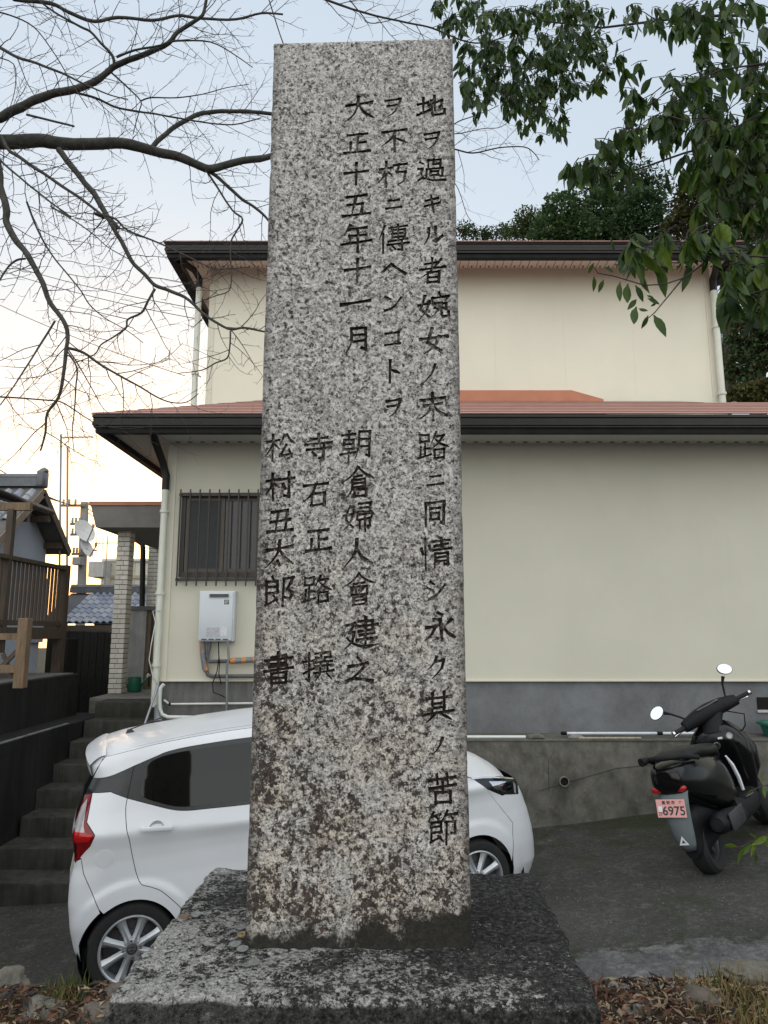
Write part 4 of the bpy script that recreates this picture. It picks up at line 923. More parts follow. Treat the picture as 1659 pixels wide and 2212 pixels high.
for sg, hl2 in ((-1, 2.4), (1, 1.75)):
    q = MB(); q.beam((GX + .02, RY, RZ - .14), (GX + .02, RY + sg*hl2, RZ - .14 - hl2*SL), .05, .2); q.build('barge_board', wood('brown_barge', (.20,.15,.105)) if sg < 0 else M_WD, nh)
q = MB(); q.add([Vector(v) for v in ((GX - .5, RY - 1.9, 1.0), (GX - .5, RY + 1.45, 1.0), (GX - .5, RY + 1.45, RZ - .2 - 1.45*SL), (GX - .5, RY, RZ - .2), (GX - .5, RY - 1.9, RZ - .2 - 1.9*SL), (GX - 6, RY - 1.9, 1.0), (GX - 6, RY + 1.45, 1.0), (GX - 6, RY + 1.45, RZ - .2 - 1.45*SL), (GX - 6, RY, RZ - .2), (GX - 6, RY - 1.9, RZ - .2 - 1.9*SL))], [(0,1,2,3,4),(9,8,7,6,5),(0,5,6,1),(1,6,7,2),(0,4,9,5)]); q.build('wall', plain('pale_blue_grey_wall', (.30,.32,.36), .8, 0, .06, 2), nh)
for yy, zz in ((RY + .5, RZ - .75), (RY + 1.35, RZ - 1.35), (RY - .6, RZ - .9)):
    q = MB(); q.box(GX - .55, GX - .02, yy - .07, yy + .07, zz - .09, zz + .07); q.build('purlin', M_WD, nh)
q = MB(); q.box(GX - .49, GX - .42, RY + .9, RY + 1.5, 2.0, 3.7); q.build('side_screen', plain('grey_side_screen', (.25,.26,.28), .8), nh)

# lower tiled roof seen through the porch
th_ = thing('low_tiled_roof_house', 'low house with silvery blue tiled roof seen beyond the porch', 'house', (0, 0, 0))
EY, EZ, RY2, RZ2 = 19.5, CAMZ + .22, 21.4, CAMZ + 1.14
s2_ = Vector((0, RY2 - EY, RZ2 - EZ)); L2 = s2_.length; s2_.normalize()
x0_ = at_y(132, 1330, EY).x; x1_ = at_y(352, 1330, EY).x; cw = .185; nc = int((x1_ - x0_) / cw) + 1
q = MB(); q.add([Vector(v) for v in ((x0_ - .6, EY, EZ - .03), (x1_ + 1, EY, EZ - .03), (x1_ + 1, RY2, RZ2 - .03), (x0_ - .6, RY2, RZ2 - .03), (x1_ + 1, RY2 + 2, EZ - .1), (x0_ - .6, RY2 + 2, EZ - .1))], [(0,1,2,3), (3,2,4,5)]); rfo2 = q.build('roof', plain('roof_underlay2', (.06,.06,.065), .8), th_)
tile_field(rfo2, Vector((x0_, EY, EZ)), Vector((1, 0, 0)), s2_, nc, 7, cw, L2/7, 8)
q = MB(); q.box(x0_ - .6, x1_ + 1, RY2 - .12, RY2 + .12, RZ2 - .02, RZ2 + .14); q.tube([(x0_ - .6, RY2, RZ2 + .16), (x1_ + 1, RY2, RZ2 + .16)], .08, 8); q.build('ridge', M_RIDGE, th_, smooth=True, angle=40)
for k in range(7):
    q = MB(); q.lathe([(.0001, .07), (.06, .04), (.08, 0)], 8, Matrix.Translation((x0_ + .2 + k*.62, RY2 - .05, RZ2 + .16))); q.build('ridge_cap', M_RIDGE, th_, smooth=True)
q = MB(); q.box(x0_ - .6, x1_ + 1, EY - .06, EY + .1, EZ - .22, EZ - .07); q.build('fascia', M_WD, th_)
q = MB(); q.box(x0_ - .2, x1_ + .8, EY + .5, RY2 + 1.5, .2, EZ - .1); q.build('wall', plain('white_blue_siding', (.50,.53,.58), .7), th_)
for k in range(5):
    q = MB(); q.box(x0_ - .2, x1_ + .8, EY + .485, EY + .502, EZ - .62 + k*.10, EZ - .60 + k*.10); q.build('siding_line', plain('siding_shadow_gap', (.2,.22,.25), .8), th_)

# far pale buildings
def far_box(name, label, p0, p1, Y, mat, dep=6, ribs=None):
    a, b = at_y(*p0, Y), at_y(*p1, Y); o = thing(name, label, 'building', (0, 0, 0))
    q = MB(); q.box(a.x, b.x, Y, Y + dep, -.5, a.z); q.build('wall', mat, o)
    q = MB(); q.box(a.x - .1, b.x + .1, Y - .1, Y + dep + .1, a.z, a.z + .12); q.build('parapet', plain('pale_parapet', (.45,.43,.38), .7), o)
    if ribs:
        rr = MB(); rr.box(-.02, .02, -.03, .01, a.z - ribs[1], a.z - .02); rme = rr.mesh('cladding_rib', plain('rib_shade', (.40,.385,.33), .7))
        x = a.x + .2
        while x < b.x: r_ = link('cladding_rib', rme, o); r_.location = (x, Y, 0); x += ribs[0]
    return o
M_FARC = plain('far_cream_cladding', (.50,.47,.38), .7, 0, .06, 1)
fb1 = far_box('cream_clad_building', 'cream metal clad building behind the silvery tiled roof', (226, 1213), (420, 1213), 34, M_FARC, 8, (.42, 2.4))
q = MB(); a = at_y(226, 1246, 33.9); b = at_y(420, 1246, 33.9); q.box(a.x, b.x, 33.93, 34.0, a.z - .08, a.z + .08); q.build('band', plain('tan_band', (.33,.29,.22), .7), fb1)
fb2 = thing('weathered_penthouse', 'pale stained boxy upper storey standing left of the cream clad building', 'building', (0, 0, 0))
a, b = at_y(192, 1213, 33), at_y(222, 1246, 33)
q = MB(); q.box(a.x, b.x, 33, 37, b.z, a.z); q.build('wall', concrete('streaked_pale_wall', (.46,.44,.42), amount=.5, stain=(.25,.24,.23)), fb2)
q = MB(); q.box(a.x + .5, b.x, 33.3, 37, -.5, b.z); q.build('base_wall', M_FARC, fb2)

# utility pole, dishes, masts, wires
M_POLE = concrete('pole_concrete', (.33,.32,.30), amount=.3); M_WIRE = plain('black_wire', (.02,.02,.02), .6)
M_DISH = plain('white_dish', (.62,.60,.57), .5)
UY = 24.0
ub = at_y(181, 1330, UY); ut = at_y(183, 1085, UY)
up = thing('utility_pole', 'concrete utility pole with cross arms left of the porch', 'utility pole', (ub.x, UY, 0))
q = MB(); q.tube([(0, 0, -.4), (ut.x - ub.x, 0, ut.z)], [.17, .13], 12); q.build('shaft', M_POLE, up, smooth=True, angle=50)
for (p, q_) in (((130, 1092), (186, 1092)), ((152, 1132), (186, 1131)), ((152, 1155), (186, 1154)), ((155, 1197), (186, 1196))):
    a, b = at_y(*p, UY - .18) - Vector(up.location), at_y(*q_, UY - .18) - Vector(up.location); q = MB(); q.beam(a, b, .07, .08); ar = q.build('cross_arm', plain('rusty_arm', (.17,.13,.10), .7), up)
    for k in (.12, .34, .58):
        c = a.lerp(b, k); q = MB(); q.lathe([(.0001, .20), (.05, .17), (.035, .12), (.05, .07), (.03, 0)], 8, Matrix.Translation(c + Vector((0, 0, .03)))); q.build('insulator', plain('insulator_grey', (.3,.3,.3), .4), ar, smooth=True)
a, b = at_y(160, 1204, UY - .3) - Vector(up.location), at_y(178, 1221, UY - .3) - Vector(up.location)
q = MB(); q.cbox(a.x, b.x, -.45, -.15, b.z, a.z, .02); q.build('switch_box', plain('grey_box', (.35,.34,.32), .6), up)
def dish(nm, label, px, py, Y, r_, ry_):
    c = at_y(px, py, Y); o = thing(nm, label, 'satellite dish', c)
    Mx = Matrix.Rotation(ry_, 4, 'Z') @ Matrix.Rotation(R(68), 4, 'X')
    q = MB(); q.lathe([(.0001, -.10*r_), (r_*.5, -.04*r_), (r_, .12*r_), (r_*1.0, .16*r_), (r_*.5, 0), (.0001, -.05*r_)], 24, Mx); q.build('reflector', M_DISH, o, smooth=True, angle=50)
    e_ = Mx @ Vector((0, -r_*.2, r_*1.1)); q = MB(); q.tube([Mx @ Vector((0, -r_, .1*r_)), e_], .02, 6); q.build('feed_arm', M_STEEL, o)
    q = MB(); q.tube([e_, e_ + Vector((0, 0, .12))], .05, 8); q.build('feed_horn', M_STEEL, o)
    q = MB(); q.tube([Mx @ Vector((0, 0, -.1*r_)), Vector((.1, .6, 0))], .03, 6); q.build('mount', M_STEEL, o)
dish('satellite_dish', 'upper white satellite dish fixed to the utility pole', 181, 1148, 23.2, .40, R(62))
dish('satellite_dish', 'lower white satellite dish fixed to the utility pole, turned edge-on', 186, 1185, 23.2, .32, R(78))
def mast(label, px, y0, y1, Y, r_, yag):
    a, b = at_y(px, y0, Y), at_y(px + (-2 if px > 140 else 1), y1, Y); o = thing('antenna_mast', label, 'antenna', (a.x, Y, 0))
    q = MB(); q.tube([(0, 0, 2.0), (b.x - a.x, 0, b.z)], r_, 6); q.build('pole', M_STEEL, o)
    if yag:
        q = MB(); q.beam((-.35, 0, b.z - .1), (.5, .1, b.z - .05), .03, .03); bo = q.build('boom', M_STEEL, o)
        for k in range(7): q = MB(); q.beam((-.33 + k*.13, -.18, b.z - .1 + k*.006), (-.33 + k*.13, .18, b.z - .1 + k*.006), .012, .012); q.build('element', M_STEEL, bo)
mast('tall thin antenna mast with a comb aerial on top rising behind the neighbour roof', 131, 1330, 938, 19.5, .028, True)
mast('shorter bare antenna mast standing right of the comb aerial mast', 148, 1330, 965, 20.5, .03, False)
ya = at_y(232, 1172, 26)
o = thing('roof_aerial', 'small aerial standing against the sky left of the tiled column', 'antenna', (ya.x, 26, 0)); q = MB(); q.tube([(0, 0, 3), (0, 0, ya.z + .25)], .02, 6); q.build('pole', M_STEEL, o); q = MB(); q.beam((-.45, 0, ya.z - .03), (.35, .1, ya.z), .03, .03); q.build('boom', M_STEEL, o)
for k in (-.40, -.30, -.16): q = MB(); q.beam((k, 0, ya.z - .22), (k, 0, ya.z + .18), .02, .02); q.build('element', M_STEEL, o)
def wire(label, p0, p1, Y0, Y1, sag=.25, r_=.012):
    a, b = at_y(*p0, Y0), at_y(*p1, Y1); q = MB(); q.tube([a.lerp(b, k/16) - Vector((0, 0, sag*4*(k/16)*(1-k/16))) for k in range(17)], r_, 5, cap=False)
    tag(q.build('power_line', M_WIRE), label, 'power line', 'overhead wires on the left')
wire('highest of the three thin overhead wires meeting the upper storey', (-80, 540), (432, 668), 13, 9.9, .1, .006)
wire('second highest thin overhead wire running to the upper storey', (-80, 556), (432, 690), 13, 9.9, .1, .006)
wire('lowest thin overhead wire slanting down to the upper storey', (-80, 620), (400, 812), 13, 10.6, .1, .006)
wire('topmost of the short wires crossing above the neighbour ridge', (-80, 960), (150, 1090), 16, 24, .15, .014)
wire('middle of the short wires crossing above the neighbour ridge', (-80, 975), (158, 1092), 16, 24, .15, .014)
wire('bottom of the short wires crossing above the neighbour ridge', (-80, 990), (166, 1093), 16, 24, .15, .014)
wire('upper of two wires running from the pole behind the tiled columns', (180, 1092), (420, 1200), 24, 30, .3, .016)
wire('lower of two wires running from the pole behind the tiled columns', (180, 1100), (420, 1215), 24, 30, .3, .016)
# ------------------------------------------------------------------ white car parked behind the monument
def tab(t, x):
    if x <= t[0][0]: return t[0][1]
    for (a, b), (c, d) in zip(t, t[1:]):
        if x <= c: return b + (d - b) * (x - a) / (c - a)
    return t[-1][1]
WT = [(.10,.655),(.20,.69),(.30,.708),(.45,.718),(.56,.714),(.70,.704),(.82,.704),(.90,.714),(.985,.7375),(1.01,.733),(1.06,.714),(1.12,.695),(1.3,.655),(1.45,.612),(1.50,.588),(1.54,.553),(1.58,.50)]
XRE = [(.17,-.285),(.289,-.348),(.439,-.376),(.584,-.387),(.71,-.38),(.80,-.355),(.86,-.352),(1.009,-.364),(1.116,-.337),(1.232,-.293),(1.332,-.243),(1.41,-.262),(1.45,-.235),(1.6,-.1)]
XFR = [(.15,3.08),(.28,3.125),(.40,3.125),(.53,3.115),(.67,3.09),(.80,3.05),(.90,3.0),(1.0,2.89),(1.1,2.7),(1.6,1.6)]
def half_w(x, z):
    zz = z
    if .8 < z < 1.12: zz = z + .05 * max(-.3, min(x, 1.6)) * max(0, 1 - abs(z - .98) / .14)
    w_ = tab(WT, zz)
    t_ = x - tab(XRE, z)
    if t_ < .22: k = 1 - max(0, t_) / .22; w_ -= .15 * (1 - math.sqrt(max(0, 1 - k*k)))
    t_ = tab(XFR, z) - x
    if t_ < .75: k = 1 - max(0, t_) / .75; w_ -= .30 * (1 - math.sqrt(max(0, 1 - k*k*.94)))
    for cx in (0, 2.495):
        r_ = math.hypot(x - cx, z - .278)
        if .27 < r_ < .43 and z > .15: w_ += .013 * min(1, (.43 - r_) / .035)
    return w_
def arch(cx, r_, a0, a1, n=22): return [(cx + r_*math.cos(R(a0 + (a1-a0)*k/n)), .278 + r_*math.sin(R(a0 + (a1-a0)*k/n))) for k in range(n+1)]
def dens(pts, d=.022):
    out = []
    for a, b in zip(pts, pts[1:] + pts[:1]):
        n = max(1, int(math.dist(a, b) / d))
        for k in range(n): out.append((a[0] + (b[0]-a[0])*k/n, a[1] + (b[1]-a[1])*k/n))
    return out
def smooth_line(pts, n=5):
    out = []
    for i in range(len(pts) - 1):
        p0, p1, p2, p3 = pts[max(0, i-1)], pts[i], pts[i+1], pts[min(len(pts)-1, i+2)]
        for k in range(n):
            t_ = k / n
            out.append(tuple(.5 * (2*p1[j] + (p2[j]-p0[j])*t_ + (2*p0[j]-5*p1[j]+4*p2[j]-p3[j])*t_*t_ + (3*p1[j]-p0[j]-3*p2[j]+p3[j])*t_**3) for j in (0, 1)))
    out.append(pts[-1]); return out
def inside(p, poly):
    c = False; j = len(poly) - 1
    for i in range(len(poly)):
        if (poly[i][1] > p[1]) != (poly[j][1] > p[1]) and p[0] < (poly[j][0]-poly[i][0]) * (p[1]-poly[i][1]) / (poly[j][1]-poly[i][1]) + poly[i][0]: c = not c
        j = i
    return c
def inset(poly, d):
    A = sum(a[0]*b[1] - b[0]*a[1] for a, b in zip(poly, poly[1:] + poly[:1])); s_ = 1 if A > 0 else -1
    out = []
    for i in range(len(poly)):
        a, b, c = poly[i-1], poly[i], poly[(i+1) % len(poly)]
        t_ = Vector((c[0]-a[0], c[1]-a[1]));
        if t_.length < 1e-9: out.append(b); continue
        t_.normalize(); out.append((b[0] - t_.y * d * s_, b[1] + t_.x * d * s_))
    return out
def skin(outline, side, off=0.0, gap=.0022, step=.021, dn=.022):
    poly = inset(dens(outline, dn), gap) if gap else dens(outline, dn)
    pts = [Vector(p) for p in poly]; n = len(pts)
    x0, x1 = min(p.x for p in pts), max(p.x for p in pts); z0, z1 = min(p.y for p in pts), max(p.y for p in pts)
    row = 0; z = z0 + step/2
    while z < z1:
        x = x0 + (step/2 if row % 2 else 0)
        while x < x1:
            if inside((x, z), poly) and min((p.x-x)**2 + (p.y-z)**2 for p in pts) > (step*.45)**2: pts.append(Vector((x, z)))
            x += step
        z += step * .87; row += 1
    vs, _, fs, *_ = delaunay_2d_cdt(pts, [(i, (i+1) % n) for i in range(n)], [], 1, 1e-6)
    m = MB(); V = [Vector((v.x, side * (half_w(v.x, v.y) + off), v.y)) for v in vs]
    F_ = [tuple(f) if side < 0 else tuple(reversed(f)) for f in fs]
    m.add(V, F_); return m

def car_paint():
    t = NT('pearl_white_paint'); co = t.coord('Object')
    c = t.ramp(t.noise(co, 1.5, 4), [(.3, (.58,.595,.62)), (.7, (.64,.655,.68))])
    t.b.inputs['Coat Weight'].default_value = .35; t.b.inputs['Coat Roughness'].default_value = .10
    return t.set(c, .32, 0, .5)
M_PAINT = car_paint()
M_CBLK = plain('gloss_black_trim', (.012,.013,.014), .3, 0, .1, 4)
M_CGLS = glass_mat('privacy_glass', (.004,.004,.0038), .03); M_CGLS.node_tree.nodes['Principled BSDF'].inputs['Specular IOR Level'].default_value = .42
M_RUB = plain('tyre_rubber', (.012,.012,.012), .8, 0, .2, 30)
M_ALLOY = plain('silver_alloy', (.50,.52,.54), .34, .7, .04, 12)
M_ALLOYD = plain('dark_alloy_pocket', (.07,.07,.075), .5, .5, .2, 12)
M_RED = plain('red_lens', (.38,.008,.010), .12, 0, .12, 12); M_REDD = plain('deep_red_lens', (.16,.004,.006), .12, 0, .15, 12)
M_CLEAR = plain('clear_lens', (.36,.34,.35), .12, .2, .25, 14); M_CHROME = plain('chrome', (.75,.77,.8), .12, 1, .03, 9)
M_UNDER = plain('underbody_black', (.006,.006,.006), .9)
def make_car():
    root = thing('parked_car', 'small white hatchback parked between the monument and the house', 'car')
    ex = Vector((0.93719573, 0.34394708, 0.05800484)); ey = Vector((-0.34452716, 0.93877635, 0)); ez = ex.cross(ey)
    root.matrix_basis = Matrix(((ex.x, ey.x, ez.x, -1.84107), (ex.y, ey.y, ez.y, 5.61292), (ex.z, ey.z, ez.z, .0089), (0, 0, 0, 1)))
    RA, FA = .302, .318
    seam = smooth_line([(-.026,1.203),(-.036,1.139),(-.031,1.026),(-.014,.95),(.002,.857),(.028,.735),(.058,.668),(.117,.640),(.182,.604),(.262,.527),(.311,.47),(.355,.38),(.372,.25)])
    belt = smooth_line([(-.026,1.203),(.106,1.152),(.254,1.098),(.354,1.079),(.482,1.073),(.80,1.062),(1.3,1.052),(1.8,1.045),(2.12,1.05)])
    toped = smooth_line([(-.243,1.331),(-.138,1.344),(.018,1.394),(.152,1.435),(.238,1.459),(.413,1.477),(.804,1.491),(1.2,1.485),(1.5,1.455),(1.72,1.38)])
    cant = smooth_line([(-.236,1.345),(-.21,1.40),(-.176,1.451),(-.114,1.474),(.155,1.513),(.508,1.540),(.82,1.551),(1.2,1.548),(1.52,1.515),(1.78,1.40)])
    lamp = [(-.243,1.247),(-.273,1.085),(-.222,1.011),(-.251,.944),(-.345,.825)]
    rear_edge = lambda z0, z1, n=14: [(tab(XRE, z0 + (z1-z0)*k/n), z0 + (z1-z0)*k/n) for k in range(n+1)]
    bseam = [(-.306,.862),(-.291,.774),(-.251,.687),(-.197,.561)]
    quarter = [(-.240,1.252),(-.129,1.253)] + seam[:-1] + [(.372,.205),(.312,.205)] + arch(0, RA, -8, 110) + [(-.17,.53)] + list(reversed(bseam)) + [(-.318,.872)] + list(reversed(lamp[:-1]))
    rbump = bseam + arch(0, RA + .02, 126, 168) + [(-.30,.20),(-.285,.172)] + rear_edge(.2, .835, 18)
    rdoor = seam[:-1] + [(.372,.215),(.98,.215),(1.0,.5),(1.0,1.058)] + [p for p in reversed(belt) if p[0] < .99]
    fdoor = [(1.0,1.057),(1.0,.5),(.98,.215),(1.92,.215),(2.02,.45),(2.12,.75),(2.12,1.048)] + [p for p in reversed(belt) if 1.01 < p[0] < 2.1]
    fender = [(2.12,1.05),(2.12,.75),(2.02,.45),(1.92,.215),(2.14,.215)] + arch(2.495, FA, 172, 12) + [(2.82,.40),(2.86,.62),(2.62,.925),(2.52,1.005),(2.36,1.075)]
    fbump = [(2.82,.395)] + arch(2.495, FA+.01, 8, -12, 4) + [(2.84,.16)] + [(tab(XFR, .16 + (.86-.16)*k/14), .16 + (.86-.16)*k/14) for k in range(15)] + [(2.79,.835),(2.62,.92),(2.86,.62)]
    sill = [(.315,.2),(2.14,.2),(2.12,.155),(.34,.155)]
    band = [(-.243,1.331)] + toped[1:] + [(2.14,1.06)] + list(reversed(belt)) + [(-.129,1.254),(-.240,1.253),(-.283,1.25)]
    lampo = [(-.292,1.235),(-.243,1.249),(-.273,1.085),(-.222,1.011),(-.251,.944),(-.345,.825)] + rear_edge(.84, 1.22, 12)
    cantp = toped + [(1.78,1.40)] + list(reversed(cant))
    wr = smooth_line([(.057,1.214),(.070,1.32),(.095,1.372),(.152,1.419),(.324,1.449),(.745,1.461),(.80,1.45)]) + [(.80,1.085),(.527,1.097)] + smooth_line([(.40,1.100),(.279,1.114),(.114,1.175),(.057,1.214)])[:-1]
    wf = [(.87,1.086),(.87,1.458),(1.2,1.455),(1.48,1.425),(1.66,1.36),(2.04,1.075)]
    headl = [(2.517,1.003),(2.62,.995),(2.80,.967),(2.965,.925),(3.015,.88),(2.99,.80),(2.80,.838),(2.62,.922)]
    for s_ in (-1, 1):
        skin(quarter, s_).build('rear_quarter', M_PAINT, root, smooth=True, fix=False)
        skin(rbump, s_).build('rear_bumper_corner', M_PAINT, root, smooth=True, fix=False)
        d1 = skin(rdoor, s_).build('rear_door', M_PAINT, root, smooth=True, fix=False)
        d2 = skin(fdoor, s_).build('front_door', M_PAINT, root, smooth=True, fix=False)
        skin(fender, s_).build('front_fender', M_PAINT, root, smooth=True, fix=False)
        skin(fbump, s_).build('front_bumper_corner', M_PAINT, root, smooth=True, fix=False)
        skin([(-.245,1.334),(-.212,1.40),(-.178,1.452),(-.165,1.466),(-.245,1.458),(-.262,1.42)], s_, .0, .002, .012, .012).build('spoiler_side', M_PAINT, root, smooth=True, fix=False)
        skin(sill, s_, -.01).build('sill', M_PAINT, root, smooth=True, fix=False)
        skin(cantp, s_).build('roof_rail', M_PAINT, root, smooth=True, fix=False)
        skin(band, s_, -.003, .0005).build('window_surround', M_CBLK, root, smooth=True, fix=False)
        skin(wr, s_, .0015, 0).build('rear_side_window', M_CGLS, root, smooth=True, fix=False)
        skin(wf, s_, .0015, 0).build('front_side_window', M_CGLS, root, smooth=True, fix=False)
        # rear pillar seam of the door frame
        q = MB(); ln = [(-.026,1.203),(-.014,1.26),(.005,1.345),(.018,1.392)]
        q.tube([Vector((a, s_*(half_w(a, b) - .001), b)) for a, b in ln], .0025, 6); q.build('door_seam', M_UNDER, root)
        tl = skin(lampo, s_, .002).build('tail_lamp', M_REDD, root, smooth=True, fix=False)
        skin([(-.335,1.10),(-.31,1.17),(-.272,1.22),(-.286,1.12),(-.292,1.07),(-.285,1.03),(-.345,1.03),(-.355,1.06)], s_, .005, 0, .012).build('clear_lens', M_CLEAR, tl, smooth=True, fix=False)
        skin([(-.352,1.03),(-.285,1.03),(-.235,1.012),(-.262,.975),(-.350,.965)], s_, .005, 0, .012).build('brake_lens', M_RED, tl, smooth=True, fix=False)
        skin([(-.352,.955),(-.338,.955),(-.337,.87),(-.347,.862)], s_, .006, 0, .008, .006).build('reverse_lens', M_CHROME, tl, smooth=True, fix=False)
        hl_ = skin(headl, s_, .002).build('headlamp', M_CBLK, root, smooth=True, fix=False)
        skin([(2.66,.965),(2.79,.945),(2.90,.92),(2.90,.86),(2.82,.855),(2.70,.905)], s_, .005, 0, .012).build('reflector', M_CHROME, hl_, smooth=True, fix=False)
        skin([(2.93,.912),(2.965,.88),(2.95,.815),(2.93,.83)], s_, .005, 0, .012).build('indicator', M_CLEAR, hl_, smooth=True, fix=False)
        skin([(2.50,1.012),(2.62,1.004),(2.80,.974),(2.955,.932),(2.955,.923),(2.80,.963),(2.62,.993),(2.515,1.002)], s_, .007, 0, .01, .01).build('chrome_strip', M_CHROME, hl_, smooth=True, fix=False)
        for (d_, hx, hz) in ((d1, .155, 1.005), (d2, 1.13, .985)):
            q = MB(); y_ = half_w(hx, hz)
            q.cbox(hx - .10, hx + .10, s_*(y_ + .030) - .009, s_*(y_ + .030) + .009, hz - .0145, hz + .0145, .007, M=Matrix.Translation((hx,0,hz)) @ Matrix.Rotation(R(5), 4, 'Y') @ Matrix.Translation((-hx,0,-hz)))
            for ex_ in (-.085, .085): q.tube([Vector((hx+ex_, s_*(y_-.005), hz - ex_*.09)), Vector((hx+ex_, s_*(y_+.03), hz - ex_*.09))], .011, 8)
            q.build('handle', M_PAINT, d_, smooth=True, angle=40)
            q = MB(); q.lathe([(.045, -.001), (.034, -.010), (.0001, -.014)], 20, Matrix.Translation((hx, s_*(y_ + .004), hz)) @ Matrix.Rotation(R(90)*s_*-1, 4, 'X')); q.build('handle_bowl', plain('handle_bowl_grey', (.42,.43,.44), .5), d_, smooth=True)
        # fuel flap
        if s_ < 0:
            q = MB(); cx_, cz_ = -.165, .855
            q.grid(lambda u, v: Vector((cx_ + .062*v*math.cos(2*math.pi*u), s_*(half_w(cx_ + .062*v*math.cos(2*math.pi*u), cz_ + .062*v*math.sin(2*math.pi*u)) + .002 * (v < .97)), cz_ + .062*v*math.sin(2*math.pi*u))), 28, 5); q.build('fuel_flap', M_PAINT, root, smooth=True)
        # mud lip behind the rear wheel
        q = MB(); q.add([Vector((-.27, s_*.705, .36)), Vector((-.285, s_*.70, .16)), Vector((-.285, s_*.50, .16)), Vector((-.27, s_*.50, .36))], [(0,1,2,3)]); q.build('splash_guard', M_UNDER, root)
    # dark inner body that shows in the gaps
    whole = rear_edge(.2, 1.33, 24)[::-1] + [(-.26,.19)] + [(.302*math.cos(R(a))*1.03, .278 + .311*math.sin(R(a))) for a in range(196, -20, -12)] + [(.34,.17),(2.13,.17)] + [(2.495 + .328*math.cos(R(a)), .278 + .328*math.sin(R(a))) for a in range(196, -20, -12)] + [(2.84,.17)] + [(tab(XFR, .2 + .7*k/14), .2 + .7*k/14) for k in range(15)] + [(2.5,1.0),(2.14,1.05),(1.72,1.37),(1.5,1.45),(.8,1.487),(.24,1.455),(-.13,1.34)]
    for s_ in (-1, 1): skin(whole, s_, -.016, .004, .05, .05).build('inner_body', M_UNDER, root, smooth=True, fix=False)
    # roof, bonnet, windscreen, tailgate, nose
    zc = [(-.20,1.462),(-.108,1.500),(.008,1.532),(.264,1.556),(.548,1.590),(.884,1.610),(1.2,1.612),(1.5,1.59),(1.78,1.50)]
    def roof(u, v):
        x = -.176 + (1.78 + .176) * u; zg = tab([(p[0], p[1]) for p in cant[10:]], x); yg = half_w(x, zg); y = (2*v - 1); k = 1 - abs(y)**2.6
        return Vector((x - .10*(1-u)**6*(1-abs(y)**2), y*yg, zg + (tab(zc, x) - zg) * k))
    q = MB(); q.grid(roof, 60, 30); q.build('roof', M_PAINT, root, smooth=True)
    for s_ in (-1, 1):
        q = MB(); q.tube([Vector((x, s_*(half_w(x, tab(cant[10:], x)) - .045), roof((x+.176)/1.956, .5 - .5*s_*-1*(1 - .045/half_w(x, tab(cant[10:], x)))).z - .001)) for x in [-.13 + .1*i for i in range(18)]], .0035, 5); q.build('roof_seam', plain('seam_grey', (.22,.23,.25), .7), root)
    def spoil(u, v):
        y = 2*v - 1; yg = half_w(-.19, 1.44) * (1 - .02*u)
        x = -.16 - .10*u - .045*(1-abs(y)**2.5)*u; z = 1.462 + .03*(1-abs(y)**2.6) - .055*u*u
        return Vector((x, y*yg, z + .012))
    q = MB(); q.grid(spoil, 8, 30); q.grid(lambda u, v: spoil(1, v) + Vector((.012*u, 0, -.07*u)), 3, 30); q.build('spoiler', M_PAINT, root, smooth=True, angle=50)
    def tail(u, v, z0, z1):
        z = z0 + (z1-z0)*u; y = 2*v - 1; x = tab(XRE, z); return Vector((x - .012*(1-abs(y)**3) + .002, y*half_w(x + .0005, z), z))
    q = MB(); q.grid(lambda u, v: tail(u, v, 1.06, 1.40), 14, 24); q.build('rear_window', M_CGLS, root, smooth=True)
    q = MB(); q.grid(lambda u, v: tail(u, v, .56, 1.058), 20, 24); q.build('tailgate', M_PAINT, root, smooth=True)
    q = MB(); q.grid(lambda u, v: tail(u, v, .18, .557), 14, 24); q.build('rear_bumper', M_PAINT, root, smooth=True)
    q = MB(); q.box(-.3985, -.388, -.165, .165, .545, .67); q.build('number_plate', plain('yellow_plate', (.6,.45,.06), .5), root)
    wb_ = lambda y: Vector((2.36 - .16*abs(y)**2.2, y*.655, 1.13 - .06*abs(y)**2)); wt_ = lambda y: Vector((1.78 - .05*y*y*0 - .02*abs(y)**2, y*half_w(1.78, 1.40), 1.50 - .10*abs(y)**2.6))
    q = MB(); q.grid(lambda u, v: wb_(2*v-1).lerp(wt_(2*v-1), u) + Vector((.03*math.sin(math.pi*u), 0, .03*math.sin(math.pi*u))), 12, 20); q.build('windscreen', M_CGLS, root, smooth=True)
    q = MB()
    def hood(u, v):
        y = 2*v - 1; x = 2.20 + (3.02 - 2.20)*u - .20*abs(y)**2.4*u - .09*abs(y)**2*(1-u)
        zcen = tab([(2.2,1.175),(2.45,1.155),(2.69,1.118),(2.81,1.07),(2.93,.99),(2.985,.93)], 2.2 + .785*u)
        xe = min(x, 2.98); ye = half_w(xe, min(1.0, zcen - .06)) * (1 - .0*u)
        zed = tab([(2.1,1.06),(2.36,1.075),(2.52,1.008),(2.8,.968),(2.95,.928)], x)
        return Vector((x, y*ye, zed + (zcen - zed)*(1 - abs(y)**2.2)))
    q.grid(hood, 24, 28); q.build('bonnet', M_PAINT, root, smooth=True)
    def nose(u, v, z0, z1):
        z = z0 + (z1-z0)*u; y = 2*v - 1; x = tab(XFR, z); return Vector((x + .06*(1-abs(y)**2), y*half_w(x - .0005, z), z))
    q = MB(); q.grid(lambda u, v: nose(u, v, .17, .70), 16, 24); q.build('front_bumper', M_PAINT, root, smooth=True)
    q = MB(); q.grid(lambda u, v: nose(u, v, .70, .93), 8, 24); q.build('grille', M_CBLK, root, smooth=True)
